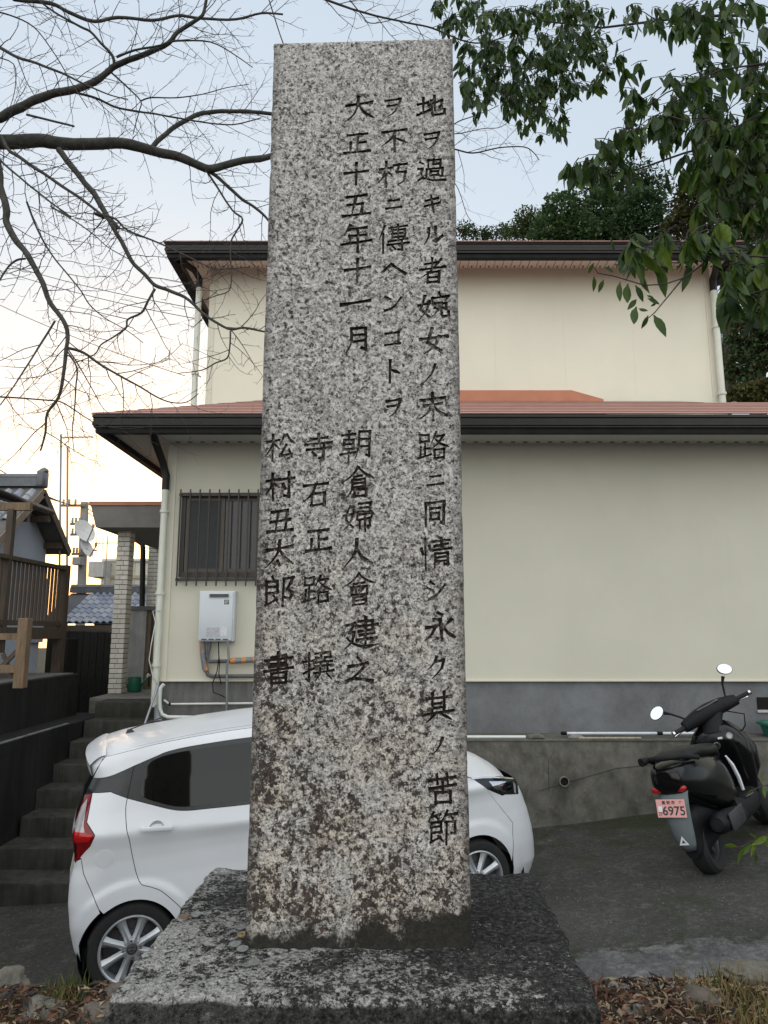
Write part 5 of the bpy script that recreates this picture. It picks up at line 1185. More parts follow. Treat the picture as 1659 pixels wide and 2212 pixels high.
    q = MB(); q.box(-.30, 2.95, -.60, .60, .15, .30); q.box(.36, 2.1, -.66, .66, .15, .5); q.box(.40, 2.1, -.60, .60, .3, 1.0); q.build('floor_pan', M_UNDER, root)
    for cx in (0, 2.495):
        q = MB(); hw_ = .64 if cx == 0 else .46; q.lathe([(.33, -hw_), (.33, hw_)], 28, Matrix.Translation((cx, 0, .278)) @ Matrix.Rotation(R(90), 4, 'X')); q.build('wheel_well', M_UNDER, root)
    # antenna
    an = Vector((-.005, -.02, roof(.17/1.956, .5).z - .004)); ao = MB()
    ao.add([an + Vector(v) for v in ((-.03,-.018,0),(.05,-.014,0),(.05,.014,0),(-.03,.018,0),(-.012,-.008,.038),(.022,-.007,.032),(.022,.007,.032),(-.012,.008,.038))], [(3,2,1,0),(4,5,6,7),(0,1,5,4),(1,2,6,5),(2,3,7,6),(3,0,4,7)]); ao.tube([an + Vector((.0,0,.034)), an + Vector((.23,0,.098))], .005, 6)
    ao.build('antenna', M_CBLK, root)
    # wheels
    ty = MB(); ty.lathe([(.205,-.07),(.225,-.078),(.262,-.074),(.274,-.060),(.278,-.03),(.278,.03),(.274,.060),(.262,.074),(.225,.078),(.205,.07)], 48)
    tme = ty.mesh('tyre', M_RUB, smooth=True, angle=35)
    rm = MB()
    rm.lathe([(.206,.068),(.206,.078),(.198,.080),(.190,.072),(.186,.040),(.180,-.06)], 48)
    for k in range(8):
        Mz = Matrix.Rotation(R(22 + 45*k), 4, 'Z')
        sec = [(.040,.026,.060),(.09,.024,.060),(.15,.027,.062),(.190,.036,.066)]
        vs = []
        for r_, h_, z_ in sec: vs += [Mz @ Vector(p) for p in ((r_, -h_, z_ - .016), (r_, -h_*.25, z_ + .008), (r_, h_*.25, z_ + .008), (r_, h_, z_ - .016))]
        fs = [(i*4+j, i*4+j+1, (i+1)*4+j+1, (i+1)*4+j) for i in range(3) for j in range(3)]
        rm.add(vs, fs)
    rm.lathe([(.066,.045),(.064,.060),(.050,.066),(.034,.066),(.033,.060)], 32)
    rim_me = rm.mesh('rim', M_ALLOY, smooth=True, angle=32)
    bk = MB(); bk.lathe([(.0001,.020),(.10,.020),(.178,.005),(.186,-.05)], 36); bk.lathe([(.0001,.034),(.085,.034),(.105,.03),(.108,.02)], 30); bk_me = bk.mesh('brake_drum', M_ALLOYD, smooth=True, angle=40)
    hc = MB(); hc.lathe([(.0001,.068),(.026,.068),(.031,.066),(.033,.060)], 26); hc_me = hc.mesh('hub_cap', M_ALLOYD, smooth=True, angle=40)
    em = MB(); em.lathe([(.016,.0685),(.0165,.071),(.0215,.071),(.022,.0685)], 24); em.box(-.025,.025,-.0045,.0045,.0685,.0715); em_me = em.mesh('emblem', M_CHROME)
    nu = MB(); nu.lathe([(.0001,.066),(.008,.066),(.0095,.058),(.0095,.05)], 6); nu.lathe([(.011,.060),(.0135,.062),(.0145,.058)], 16); nu_me = nu.mesh('wheel_nut', M_CHROME)
    for cx in (0, 2.495):
        for s_ in (-1, 1):
            wh = link('wheel', None, root); wh.location = (cx, s_*.632, .278); wh.rotation_euler = (R(90) if s_ < 0 else R(-90), 0, 0)
            if s_ < 0: wh.rotation_euler = (R(90), 0, 0)
            for nm, me in (('tyre', tme), ('rim', rim_me), ('brake_drum', bk_me), ('hub_cap', hc_me), ('emblem', em_me)): link(nm, me, wh)
            for k in range(4): o = link('wheel_nut', nu_me, wh); o.matrix_basis = Matrix.Rotation(R(6 + 90*k), 4, 'Z') @ Matrix.Translation((.0505, 0, 0))
    return root
make_car()
# ------------------------------------------------------------------ black scooter
M_SBLK = plain('scooter_gloss_black', (.004,.004,.0045), .18, 0, .15, 6, 0, .35); M_SMAT = plain('scooter_matt_black', (.007,.007,.0085), .6, 0, .2, 12, 0, .25)
M_SGRY = plain('grey_mudguard_plastic', (.13,.15,.155), .6, 0, .12, 8); M_SEAT = plain('seat_vinyl', (.008,.008,.009), .5, 0, .15, 20, 0, .3)
M_MIRR = plain('mirror_glass', (.60,.64,.70), .04, 1, .01, 3); M_PINK = plain('pink_plate', (.74,.36,.34), .5, 0, .05, 20)
M_INK = plain('dark_green_print', (.03,.05,.045), .6); M_WHT = plain('white_sticker', (.75,.77,.80), .4, 0, .03, 9)
def glyphs(text, size, M, mat, name, parent, bold=.0):
    c = bpy.data.curves.new('text', 'FONT'); c.body = text; c.size = size; c.align_x = 'CENTER'; c.align_y = 'CENTER'; c.extrude = .0006; c.resolution_u = 3; c.offset = bold
    o = bpy.data.objects.new('text', c); COL.objects.link(o); dg = bpy.context.evaluated_depsgraph_get()
    me = bpy.data.meshes.new_from_object(o.evaluated_get(dg)); bpy.data.objects.remove(o); bpy.data.curves.remove(c)
    me.materials.clear(); me.materials.append(mat); me.transform(M); return link(name, me, parent)
def superloft(secs, n=20, p=3.0):
    """sections: (centre, half-width vector, half-height vector)"""
    m = MB(); vs = []
    for c, a, b in secs:
        c, a, b = Vector(c), Vector(a), Vector(b)
        for k in range(n):
            t_ = 2*math.pi*k/n; cs, sn = math.cos(t_), math.sin(t_)
            vs.append(c + a * (abs(cs)**(2/p) * (1 if cs >= 0 else -1)) + b * (abs(sn)**(2/p) * (1 if sn >= 0 else -1)))
    L = len(secs); fs = [(i*n+k, i*n+(k+1) % n, (i+1)*n+(k+1) % n, (i+1)*n+k) for i in range(L-1) for k in range(n)]
    fs += [tuple(range(n)), tuple((L-1)*n + k for k in range(n))]
    m.add(vs, fs); return m
def sx(x, z0, z1, w_): return ((x, 0, (z0+z1)/2), (0, w_, 0), (0, 0, (z1-z0)/2))
def scooter():
    X, Y = 2.71, 6.22
    root = thing('scooter', 'black motor scooter with pink number plate leaning on its stand at right', 'scooter')
    root.matrix_basis = Matrix.Translation((X, Y, drive_h(X) - .03)) @ Matrix.Rotation(R(50), 4, 'Z') @ Matrix.Rotation(R(-3), 4, 'Y') @ Matrix.Rotation(R(-13), 4, 'X') @ Matrix.Scale(1.15, 4)
    B = lambda mb, nm, mat, par=root, sm=True, ang=45: mb.build(nm, mat, par, smooth=sm, angle=ang)
    # wheels
    def wheel(x, steer=None):
        w_ = link('wheel', None, root); M = Matrix.Translation((x, 0, .222)) @ Matrix.Rotation(R(90), 4, 'X')
        if steer is not None: M = steer @ M
        w_.matrix_basis = M
        q = MB(); q.lathe([(.135,-.050),(.15,-.062),(.19,-.068),(.213,-.045),(.225,0),(.213,.045),(.19,.068),(.15,.062),(.135,.050)], 40); B(q, 'tyre', M_RUB, w_, True, 30)
        q = MB(); q.lathe([(.136,-.045),(.130,-.04),(.122,0),(.130,.04),(.136,.045)], 36); q.lathe([(.03,-.06),(.035,0),(.03,.06)], 16)
        for k in range(5):
            Mz = Matrix.Rotation(R(72*k + 20), 4, 'Z'); q.box(.03, .125, -.014, .014, -.02, .02, M=Mz)
        B(q, 'rim', M_ALLOYD, w_)
    wheel(0)
    steer = Matrix.Translation((1.02, 0, .90)) @ Matrix.Rotation(R(38), 4, Vector((-math.sin(R(26)), 0, math.cos(R(26))))) @ Matrix.Translation((-1.02, 0, -.90))
    wheel(1.27, steer)
    # body
    B(superloft([sx(-.41,.675,.775,.06), sx(-.37,.62,.805,.105), sx(-.27,.56,.825,.150), sx(-.08,.47,.83,.185), sx(.15,.38,.81,.195), sx(.38,.32,.77,.185), sx(.54,.34,.66,.155), sx(.62,.33,.50,.14)], 22, 2.7), 'tail_body', M_SBLK)
    B(superloft([sx(-.24,.79,.835,.09), sx(-.15,.79,.868,.130), sx(.05,.78,.875,.150), sx(.22,.755,.835,.160), sx(.42,.73,.825,.150), sx(.55,.66,.79,.11)], 22, 3.0), 'seat', M_SEAT)
    q = MB(); q.tube([(-.10,.165,.80), (-.28,.140,.845), (-.36,.09,.858), (-.385,0,.862), (-.36,-.09,.858), (-.28,-.140,.845), (-.10,-.165,.80)], .017, 8); gr = B(q, 'grab_rail', M_SMAT)
    q = MB(); q.tube([(-.36,.10,.855), (-.415,.125,.853)], [.022,.030], 10); B(q, 'rail_end', M_SMAT, gr)
    B(superloft([sx(-.30,.18,.46,.05), sx(-.1,.16,.52,.075), sx(.12,.18,.50,.08), sx(.40,.22,.44,.09), sx(.60,.24,.40,.10)], 16, 3), 'engine_case', M_SMAT)
    # muffler on the right
    Mm = Matrix.Translation((.10, -.175, .33)) @ Matrix.Rotation(R(-84), 4, 'Y')
    q = MB(); q.lathe([(.0001,.27),(.045,.27),(.068,.24),(.074,.0),(.066,-.22),(.05,-.30),(.0001,-.30)], 20, Mm); mf = B(q, 'muffler', M_SMAT)
    q = MB(); q.lathe([(.0001,.0),(.028,.0),(.034,-.008),(.034,-.02)], 16, Matrix.Translation((-.172, -.175, .36)) @ Matrix.Rotation(R(-84), 4, 'Y')); B(q, 'tail_pipe', M_UNDER, mf)
    q = MB(); q.cbox(-.10, .22, -.262, -.243, .29, .41, .008); B(q, 'heat_shield', plain('dark_grey_shield', (.03,.03,.034), .45), mf)
    # rear mudguard with plate
    prof = [(-.30,.665,.115),(-.335,.645,.110),(-.368,.60,.102),(-.385,.53,.094),(-.390,.44,.084),(-.385,.36,.074),(-.372,.29,.060),(-.352,.245,.040)]
    q = MB(); vs = []
    for x, z, w_ in prof:
        for k in range(7):
            u = k/6*2 - 1; vs.append(Vector((x + .035*u*u, u*w_, z)))
    q.add(vs, [(i*7+k, i*7+k+1, (i+1)*7+k+1, (i+1)*7+k) for i in range(len(prof)-1) for k in range(6)])
    me = q.mesh('mudguard', M_SGRY, smooth=True); mg = link('mudguard', me, root)
    md = mg.modifiers.new('solid', 'SOLIDIFY'); md.thickness = .012; md.offset = 0
    Mp = Matrix.Translation((-.406, .012, .535)) @ Matrix.Rotation(R(-90), 4, 'Z') @ Matrix.Rotation(R(80), 4, 'X') @ Matrix.Rotation(R(-4), 4, 'Z')
    q = MB(); q.cbox(-.10, .10, -.058, .058, -.0015, .0015, .0012, M=Mp); pl = B(q, 'number_plate', M_PINK, root, False)
    T = lambda x, y: Mp @ Matrix.Translation((x, y, .0026))
    glyphs('6975', .080, T(.018, -.018), M_INK, 'plate_digits', pl, .0012)
    glyphs('高 知 市', .026, T(-.012, .036), M_INK, 'plate_text', pl, .0006); glyphs('ナ', .026, T(.070, .038), M_INK, 'plate_text', pl); glyphs('か', .034, T(-.076, -.034), M_INK, 'plate_text', pl)
    q = MB(); q.box(-.088, -.062, -.022, .014, .0018, .0030, M=Mp); B(q, 'plate_sticker', M_WHT, pl, False)
    for s_ in (-1, 1):
        q = MB(); q.lathe([(.0001,.016),(.030,.012),(.040,.0),(.040,-.01)], 16, Matrix.Translation((-.362, s_*.078 + .008, .650)) @ Matrix.Rotation(R(-90), 4, 'Y') @ Matrix.Diagonal((.62, 1.15, 1, 1))); B(q, 'rear_reflector', M_RED)
    tr = lambda k, c: [(c[0] + k*p[0], c[1] + k*p[1]) for p in ((-.034,-.026),(.034,-.026),(.0,.036))]
    Ms = Matrix.Translation((-.388, .0, .318)) @ Matrix.Rotation(R(-90), 4, 'Z') @ Matrix.Rotation(R(98), 4, 'X')
    a, b = tr(1, (0, 0)), tr(.40, (0, -.003)); q = MB(); q.add([Ms @ Vector((p[0], p[1], .004)) for p in a + b], [(0,1,4,3),(1,2,5,4),(2,0,3,5)]); B(q, 'triangle_mark', M_WHT, root, False)
    # floor, leg shield, apron
    B(superloft([sx(.40,.20,.44,.17), sx(.62,.20,.38,.185), sx(.88,.20,.37,.185), sx(1.05,.22,.48,.17)], 18, 4), 'floorboard', M_SMAT)
    sh = [((1.00,0,.30),(0,.17,0),(.07,0,.02)), ((.985,0,.48),(0,.215,0),(.075,0,.02)), ((.955,0,.64),(0,.24,0),(.08,0,.02)), ((.93,0,.76),(0,.235,0),(.08,0,.02)), ((.925,0,.84),(0,.18,0),(.07,0,.02)), ((.94,0,.90),(0,.11,0),(.055,0,.02))]
    B(superloft(sh, 24, 3.2), 'leg_shield', M_SBLK)
    B(superloft([((1.12,0,.34),(0,.12,0),(.10,0,0)), ((1.13,0,.50),(0,.215,0),(.15,0,0)), ((1.10,0,.66),(0,.24,0),(.15,0,0)), ((1.05,0,.80),(0,.19,0),(.11,0,0)), ((1.02,0,.90),(0,.11,0),(.07,0,0))], 22, 2.4), 'front_apron', M_SBLK)
    for (y, z, r_) in ((-.015, .735, .030), (-.135, .800, .026)):
        q = MB(); x_ = .853 if y > -.1 else .862
        Mk = Matrix.Translation((x_, y, z)) @ Matrix.Rotation(R(-84), 4, 'Y'); q.lathe([(r_*.62,.004),(r_*.7,.010),(r_,.010),(r_*1.05,0)], 20, Mk); k_ = B(q, 'lock_ring' if y > -.1 else 'cap_ring', M_CHROME)
        q = MB(); q.lathe([(.0001,.005),(r_*.62,.005)], 16, Mk); B(q, 'key_slot' if y > -.1 else 'cap_disc', M_UNDER if y > -.1 else plain('ivory_cap', (.55,.54,.45), .5), k_)
    q = MB(); q.tube([(.50,-.166,.70), (.56,-.175,.62), (.61,-.176,.52), (.64,-.172,.42)], [.007,.015,.016,.012], 8); B(q, 'side_trim', M_WHT)
    q = MB(); q.beam((.62,-.185,.375), (.80,-.185,.365), .014, .012); B(q, 'footrest', M_CHROME, root, False)
    q = MB(); q.box(.845, .862, -.075, -.04, .785, .80); B(q, 'sticker', M_WHT, root, False)
    B(superloft([((.93,0,.84),(0,.10,0),(.075,0,0)), ((.955,0,.92),(0,.085,0),(.065,0,0)), ((.985,0,.985),(0,.11,0),(.06,0,0))], 18, 2.6), 'steering_neck', M_SMAT)
    q = MB(); q.tube([(1.02,.10,.98), (1.06,.16,.90), (1.05,.14,.78), (1.08,.08,.62)], .006, 6); B(q, 'cable', M_UNDER)
    q = MB(); q.tube([(1.02,-.12,.98), (1.07,-.24,.93), (1.07,-.22,.84), (1.08,-.10,.72)], .006, 6); B(q, 'cable', M_UNDER)
    # steered parts
    S = steer
    def sb(mb, nm, mat, par=root, sm=True):
        mb.v = [tuple(S @ Vector(v)) for v in mb.v]; return mb.build(nm, mat, par, smooth=sm, angle=45)
    q = superloft([((.985,y,.985 + .02*(1-(abs(y)/.24)**2)),(.085*(1 - .40*(abs(y)/.25)**2) + .01,0,0),(0,0,.070*(1 - .35*(abs(y)/.25)**2))) for y in (-.25,-.2,-.12,0,.12,.2,.25)], 18, 2.6); hb = sb(q, 'handlebar_cover', M_SMAT)
    q = superloft([((.93,y,1.035),(.004,0,0),(0,0,.004)) for y in (-.1, .1)], 8, 2)
    q = superloft([((1.06,y,1.0),(.07*(1-(abs(y)/.2)**2)+.01,0,0),(0,0,.06*(1-(abs(y)/.2)**2)+.008)) for y in (-.17,-.1,0,.1,.17)], 16, 2.4); sb(q, 'headlamp_cowl', M_SBLK, hb)
    q = MB(); q.box(.905, .985, -.10, .10, 1.052, 1.062, M=Matrix.Translation((0,0,0))); sb(q, 'instrument_panel', plain('instrument_glass', (.05,.052,.06), .12), hb, False)
    for s_ in (-1, 1):
        q = MB(); q.tube([(.97, s_*.22, .985), (.935, s_*.36, .985)], .019, 10); gp = sb(q, 'grip', M_RUB, hb)
        q = MB(); q.tube([(.934, s_*.362, .985), (.930, s_*.378, .985)], .021, 10); sb(q, 'bar_end', M_CHROME, gp)
        q = MB(); q.tube([(1.02, s_*.20, .975), (1.03, s_*.25, .965), (.995, s_*.36, .955)], [.010,.008,.008], 6); sb(q, 'brake_lever', M_CHROME, hb)
        st = [Vector((1.0, s_*.19, 1.02)), Vector((1.0, s_*.205, 1.06)), Vector((.99, s_*.235, 1.14)), Vector((.985, s_*.275, 1.19))] if s_ < 0 else [Vector((1.0, s_*.19, 1.02)), Vector((1.0, s_*.23, 1.07)), Vector((.99, s_*.29, 1.13)), Vector((.985, s_*.33, 1.16))]
        q = MB(); q.tube(st, [.008,.008,.009,.016], 8); sm_ = sb(q, 'mirror_stem', M_SMAT, hb)
        c = Vector((.985, s_*(.32 if s_ < 0 else .385), 1.235 if s_ < 0 else 1.185))
        Mr = Matrix.Translation(c) @ Matrix.Rotation(R(-14)*s_, 4, 'Z') @ Matrix.Rotation(R(-66 if s_ > 0 else -78), 4, 'Y') @ Matrix.Rotation(R(25)*s_, 4, 'Z') @ Matrix.Diagonal((.72, 1.0, 1, 1))
        q = MB(); q.lathe([(.0001,-.030),(.045,-.024),(.064,-.008),(.068,.004),(.064,.008)], 22, Mr); sb(q, 'mirror_shell', M_SMAT, hb)
        q = MB(); q.lathe([(.0001,.0085),(.063,.0085)], 22, Mr); sb(q, 'mirror_glass', M_MIRR, hb)
    q = MB(); q.tube([(1.03,.06,.55), (1.23,.075,.26)], .022, 10); q.tube([(1.03,-.06,.55), (1.23,-.075,.26)], .022, 10); sb(q, 'fork', M_SMAT)
    q = superloft([((1.10,0,.47),(.05,0,.02),(0,.05,0)), ((1.25,0,.49),(0,0,.02),(0,.075,0)), ((1.40,0,.44),(-.02,0,.02),(0,.07,0)), ((1.47,0,.36),(-.02,0,.01),(0,.05,0))], 14, 2); sb(q, 'front_mudguard', M_SBLK)
    q = MB(); q.tube([(.35,.12,.25), (.38,.22,.06), (.36,.25,.03)], .012, 8); q.tube([(.32,.245,.028), (.42,.255,.028)], .014, 8); B(q, 'side_stand', M_STEEL)
scooter()
# ------------------------------------------------------------------ bare tree reaching in from the left
def bark_mat(name, c0, c1, sc=18):
    t = NT(name); co = t.coord('Object'); a = t.noise(co, sc, 6, .7, .5); b = t.noise(co, sc*5, 4, .7)
    t.bump(t.math('ADD', a, b), .6, .006); return t.set(t.mix(.4, t.ramp(a, [(.32, c0), (.68, c1)]), t.ramp(b, [(.3, c0), (.7, c1)])), .9, 0, .25)
M_BARK = bark_mat('lichen_grey_bark', (.022,.020,.018), (.095,.092,.080)); M_TWIG = bark_mat('twig_bark', (.030,.025,.025), (.065,.054,.052))
tree = thing('bare_tree', 'leafless cherry tree spreading grey branches in from the left', 'tree', (-3.7, 4.3, .2))
TO = Vector(tree.location)
k1 = lambda l: [(x*.3638, y*.3638) for x, y in l]
k2 = lambda l: [(x*.3638, 438.9 + y*.3638) for x, y in l]
k5 = lambda l: [(932.6 + x*.4378, y*.4378) for x, y in l]
HUB = Vector((-3.55, 4.55, 4.15)) - TO
limbs = [  # photo course, depth start/end, width start/end in px
 (k1([(-160,870),(0,845),(130,840),(260,830),(400,855),(600,850),(760,855),(900,895),(1050,930),(1180,980),(1260,1000),(1400,965),(1580,930),(1700,915)]), 4.7, 5.2, 36, 13, True),
 (k1([(-160,760),(0,700),(100,650),(200,600),(330,550),(430,535),(560,490),(640,430),(690,390),(850,330),(1000,260),(1060,190),(1180,110),(1210,60),(1230,-30)]), 4.7, 4.3, 24, 7, True),
 (k1([(680,390),(665,330),(600,260),(540,190),(480,160),(350,90),(250,20),(180,-30)]), 4.4, 4.1, 8, 4, False),
 (k1([(690,340),(800,300),(950,270),(1050,245),(1250,250),(1400,330),(1500,400)]), 4.4, 4.3, 6, 2, False),
 (k1([(-120,200),(0,280),(100,340),(230,380),(400,450),(500,500),(640,560),(760,590)]), 4.2, 4.0, 9, 2.5, True),
 (k1([(-100,-60),(80,-5),(300,20),(400,70),(560,125),(700,105),(900,120),(1050,95),(1200,110),(1400,115),(1550,80),(1680,85)]), 4.3, 4.9, 11, 4.5, True),
 (k1([(900,880),(980,800),(1050,745),(1150,690),(1250,665),(1400,660),(1590,670),(1700,690)]), 5.0, 5.3, 12, 8, False),
 (k1([(430,545),(560,580),(700,640),(850,665),(1000,690),(1200,725),(1380,740),(1550,700)]), 4.6, 4.9, 6, 2.5, False),
 (k1([(660,430),(760,520),(835,600),(830,650),(810,720),(790,800)]), 4.5, 4.6, 4.5, 2, False),
 (k1([(835,600),(900,580),(1050,580),(1200,560),(1350,520),(1480,500)]), 4.5, 4.6, 3.5, 1.5, False),
 (k1([(350,890),(450,1020),(560,1150),(640,1290),(700,1357)]) + k2([(640,90),(720,220),(780,340),(860,420),(920,490),(1000,520),(1100,560),(1200,650),(1290,710),(1370,750),(1450,740),(1560,760),(1640,775)]), 4.8, 4.4, 15, 4, False),
 (k1([(-60,830),(60,900),(200,990),(330,1080),(480,1180),(620,1290)]) + k2([(560,60),(680,90),(760,160),(950,240),(1100,310),(1200,360),(1300,390),(1480,380)]), 4.6, 4.2, 9, 2, True),
 (k1([(-80,900),(0,1110),(40,1250)]) + k2([(40,120),(100,230),(180,330),(240,440),(300,590),(380,700),(400,800),(395,870),(380,1000),(350,1150),(280,1250),(270,1357),(240,1470)]), 4.4, 4.1, 19, 4, True),
 (k2([(400,860),(500,890),(600,960),(720,1030),(830,1090),(950,1160),(1030,1185),(1110,1180),(1180,1130)]), 4.2, 4.3, 7, 2, False),
 (k2([(160,-10),(220,150),(310,310),(400,420),(480,520),(530,600),(620,680),(760,760),(850,830)]), 4.3, 4.5, 5, 1.8, False),
 (k2([(-80,1150),(0,1150),(150,1160),(280,1170),(360,1180),(430,1220),(520,1280),(600,1320),(760,1340),(880,1325)]), 4.0, 4.2, 4, 1.8, True),
 (k1([(-80,850),(0,950),(150,1080),(300,1200),(420,1290)]) + k2([(300,20),(450,110),(560,190),(640,260),(760,330)]), 4.3, 4.1, 6, 2, True),
 (k1([(1220,1000),(1300,1060),(1420,1170),(1500,1220),(1580,1290),(1660,1400)]), 5.1, 5.2, 9, 5, False),
 (k1([(1225,1010),(1300,1130),(1380,1250),(1440,1300)]) + k2([(1400,170),(1370,230),(1370,340),(1375,430),(1360,520),(1280,550),(1200,580)]), 5.1, 5.0, 6, 2, False),
 (k1([(160,680),(300,715),(440,750)]), 4.6, 4.5, 5.5, 4.5, False),
 (k2([(920,510),(880,580),(840,650),(760,690),(750,740),(680,790),(600,840),(560,900),(440,950)]), 4.5, 4.4, 6, 2, False),
 (k2([(1370,760),(1365,850),(1350,920),(1280,950),(1200,990),(1060,1010)]), 4.4, 4.4, 4.5, 1.6, False),
 (k2([(400,880),(455,980),(450,1100),(440,1250),(430,1357),(440,1480)]), 4.1, 4.1, 4, 1.8, False),
 (k2([(400,860),(470,970),(540,1090),(600,1200),(650,1250)]), 4.1, 4.1, 3.5, 1.6, False),
 (k2([(325,700),(240,840),(170,950),(100,1060),(0,1200)]), 4.1, 3.9, 5, 2.5, False),
 (k2([(-40,520),(40,390),(100,340),(150,330)]), 3.9, 4.1, 4, 5, False),
 (k5([(60,735),(110,735),(200,755),(330,730),(450,725),(500,750),(530,790)]), 5.3, 5.2, 4, 2, False),
 (k5([(60,650),(130,600),(200,575),(280,545),(330,520)]), 5.3, 5.3, 3, 1.5, False),
 (k5([(60,620),(115,660),(250,635),(330,630),(380,600)]), 5.2, 5.2, 2.5, 1.4, False),
 (k5([(80,860),(130,930),(170,1050),(195,1090)]), 5.2, 5.2, 2, 1.4, False),
 ([(650,-20),(760,20),(860,45),(932,60),(1000,88),(1050,92),(1110,70),(1170,45)], 4.4, 4.8, 6, 2.5, False),
 ([(575,-20),(600,60),(612,95)], 4.2, 4.3, 3.5, 3, False),
 ([(740,-20),(780,30),(800,50),(850,42),(905,20)], 4.3, 4.3, 3, 1.5, False),
 (k1([(-80,60),(60,90),(200,160),(330,330)]) + k1([(430,500),(520,640)]), 4.2, 4.0, 4, 2, False),
 (k1([(-60,330),(80,380),(90,520),(60,640)]), 4.0, 4.0, 3, 1.5, False)]
rt = random.Random(11); twigs = MB()
def twig(p, d, L, r_, lev):
    n_ = 5 if lev < 2 else 3; pts = [p]; dd = d.normalized(); side = 1
    for i in range(n_):
        dd = (dd + Vector((rt.uniform(-1,1), rt.uniform(-1,1), rt.uniform(-1,1))) * .22 + Vector((0, 0, .04))).normalized(); pts.append(pts[-1] + dd * (L / n_))
    rr = [r_ * (1 - .62*i/n_) for i in range(n_+1)]
    if lev >= 1: rr[-1] = rr[-2] * 1.15     # bud
    twigs.tube(pts, rr, 4 if r_ < .006 else 5, cap=False)
    if lev < 2:
        k = 0.0; step = .075 if lev else .095
        while k < L:
            u = k / L * n_; i = min(n_-1, int(u)); q = pts[i].lerp(pts[i+1], u - i); ax = (pts[i+1] - pts[i]).normalized()
            pr = ax.cross(Vector((rt.uniform(-.4,.4), 1, rt.uniform(-.4,.4)))).normalized() * side; side *= -1
            if k > .03: twig(q, (ax*.7 + pr*.8 + Vector((0, rt.uniform(-.4,.4), .08))), rt.uniform(.35, .8) * (L - k*.6) * (.42 if lev == 0 else .36) + .025, r_ * .62, lev + 1)
            k += step * rt.uniform(.6, 1.5)
for pts2, Y0, Y1, w0, w1, root_ in limbs:
    n_ = len(pts2); P = []; Rr = []
    tot = [0]
    for a, b in zip(pts2, pts2[1:]): tot.append(tot[-1] + math.dist(a, b))
    for (x, y), s_ in zip(pts2, tot):
        k = s_ / tot[-1]; Y = Y0 + (Y1 - Y0)*k; P.append(at_y(x, y, Y) - TO); Rr.append((w0 + (w1 - w0)*k) / FPX * Y * .5)
    if root_: P.insert(0, P[0].lerp(HUB, .55)); Rr.insert(0, Rr[0]*1.15); P.insert(0, HUB + Vector((0, 0, (P[1]-HUB).z*.15))); Rr.insert(0, Rr[0]*1.3)
    # smooth and roughen
    Q, QR = [], []
    for i in range(len(P)-1):
        p0, p1, p2, p3 = P[max(0,i-1)], P[i], P[i+1], P[min(len(P)-1,i+2)]
        m_ = 4
        for j in range(m_):
            t_ = j/m_; v = (p1*2 + (p2-p0)*t_ + (p0*2-p1*5+p2*4-p3)*t_*t_ + (p1*3-p0-p2*3+p3)*t_**3)*.5
            r_ = Rr[i]*(1-t_) + Rr[i+1]*t_; Q.append(v + noise.noise_vector(v*7) * min(.010, r_*.5)); QR.append(r_*(1 + .10*noise.noise(v*15)))
    Q.append(P[-1]); QR.append(Rr[-1])
    m = MB(); m.tube(Q, QR, 9 if w0 > 8 else 6); m.build('limb' if w0 > 8 else 'branch', M_BARK if w0 > 4 else M_TWIG, tree, smooth=True, angle=60)
    # side twigs
    if len(pts2) == 3 and w0 < 6: continue
    acc = 0; sd = 1
    for i in range(1, len(Q)-1):
        acc += (Q[i]-Q[i-1]).length
        gap = .046 if QR[i] > .012 else .042
        if acc > gap * rt.uniform(.6, 1.6) and (TO + Q[i]).x > -3.2:
            acc = 0; ax = (Q[i+1]-Q[i-1]).normalized(); pr = ax.cross(Vector((rt.uniform(-.5,.5), 1, rt.uniform(-.5,.5)))).normalized()*sd; sd *= -1
            L = rt.uniform(.10, .46) * (1.1 if QR[i] < .02 else .8); twig(Q[i], ax*.75 + pr*.8 + Vector((0, rt.uniform(-.5,.5), -.02)), L, min(QR[i]*.5, .0036), 1 if L < .2 else 0)
tag(twigs.build('twigs', M_TWIG, tree, fix=False), kind='stuff')
m = MB(); tp = [Vector((0,0,-.3)), Vector((.02,.05,.6)), Vector((.0,.1,1.6)), Vector((.08,.18,2.8)), HUB, HUB + Vector((-.5,.2,1.4)), HUB + Vector((-.9,.3,2.9))]
m.tube(tp, [.27,.22,.19,.18,.16,.10,.05], 14); m.build('trunk', M_BARK, tree, smooth=True)

# ------------------------------------------------------------------ evergreen boughs from the right
def leaf_mat(name, c0, c1, rough=.34, tr=.38):
    t = NT(name); co = t.coord('Object'); oi = t.n('ObjectInfo')
    c = t.mix(oi.outputs['Random'], t.ramp(t.noise(co, 6, 3), [(.3, c0), (.7, c1)]), tuple(k*.75 for k in c0)); t.set(c, rough, 0, .22)
    tl = t.n('BsdfTranslucent'); t.l(t.mix(.0, c, c1), tl.inputs[0])
    mx = t.n('MixShader'); mx.inputs[0].default_value = tr; t.l(t.b.outputs[0], mx.inputs[1]); t.l(tl.outputs[0], mx.inputs[2]); t.l(mx.outputs[0], t.out.inputs[0])
    return t.mat
M_LEAF = [leaf_mat('deep_green_leaf', (.030,.062,.014), (.062,.115,.024)), leaf_mat('mid_green_leaf', (.050,.095,.016), (.10,.175,.030)), leaf_mat('yellow_green_leaf', (.075,.12,.016), (.16,.22,.026))]
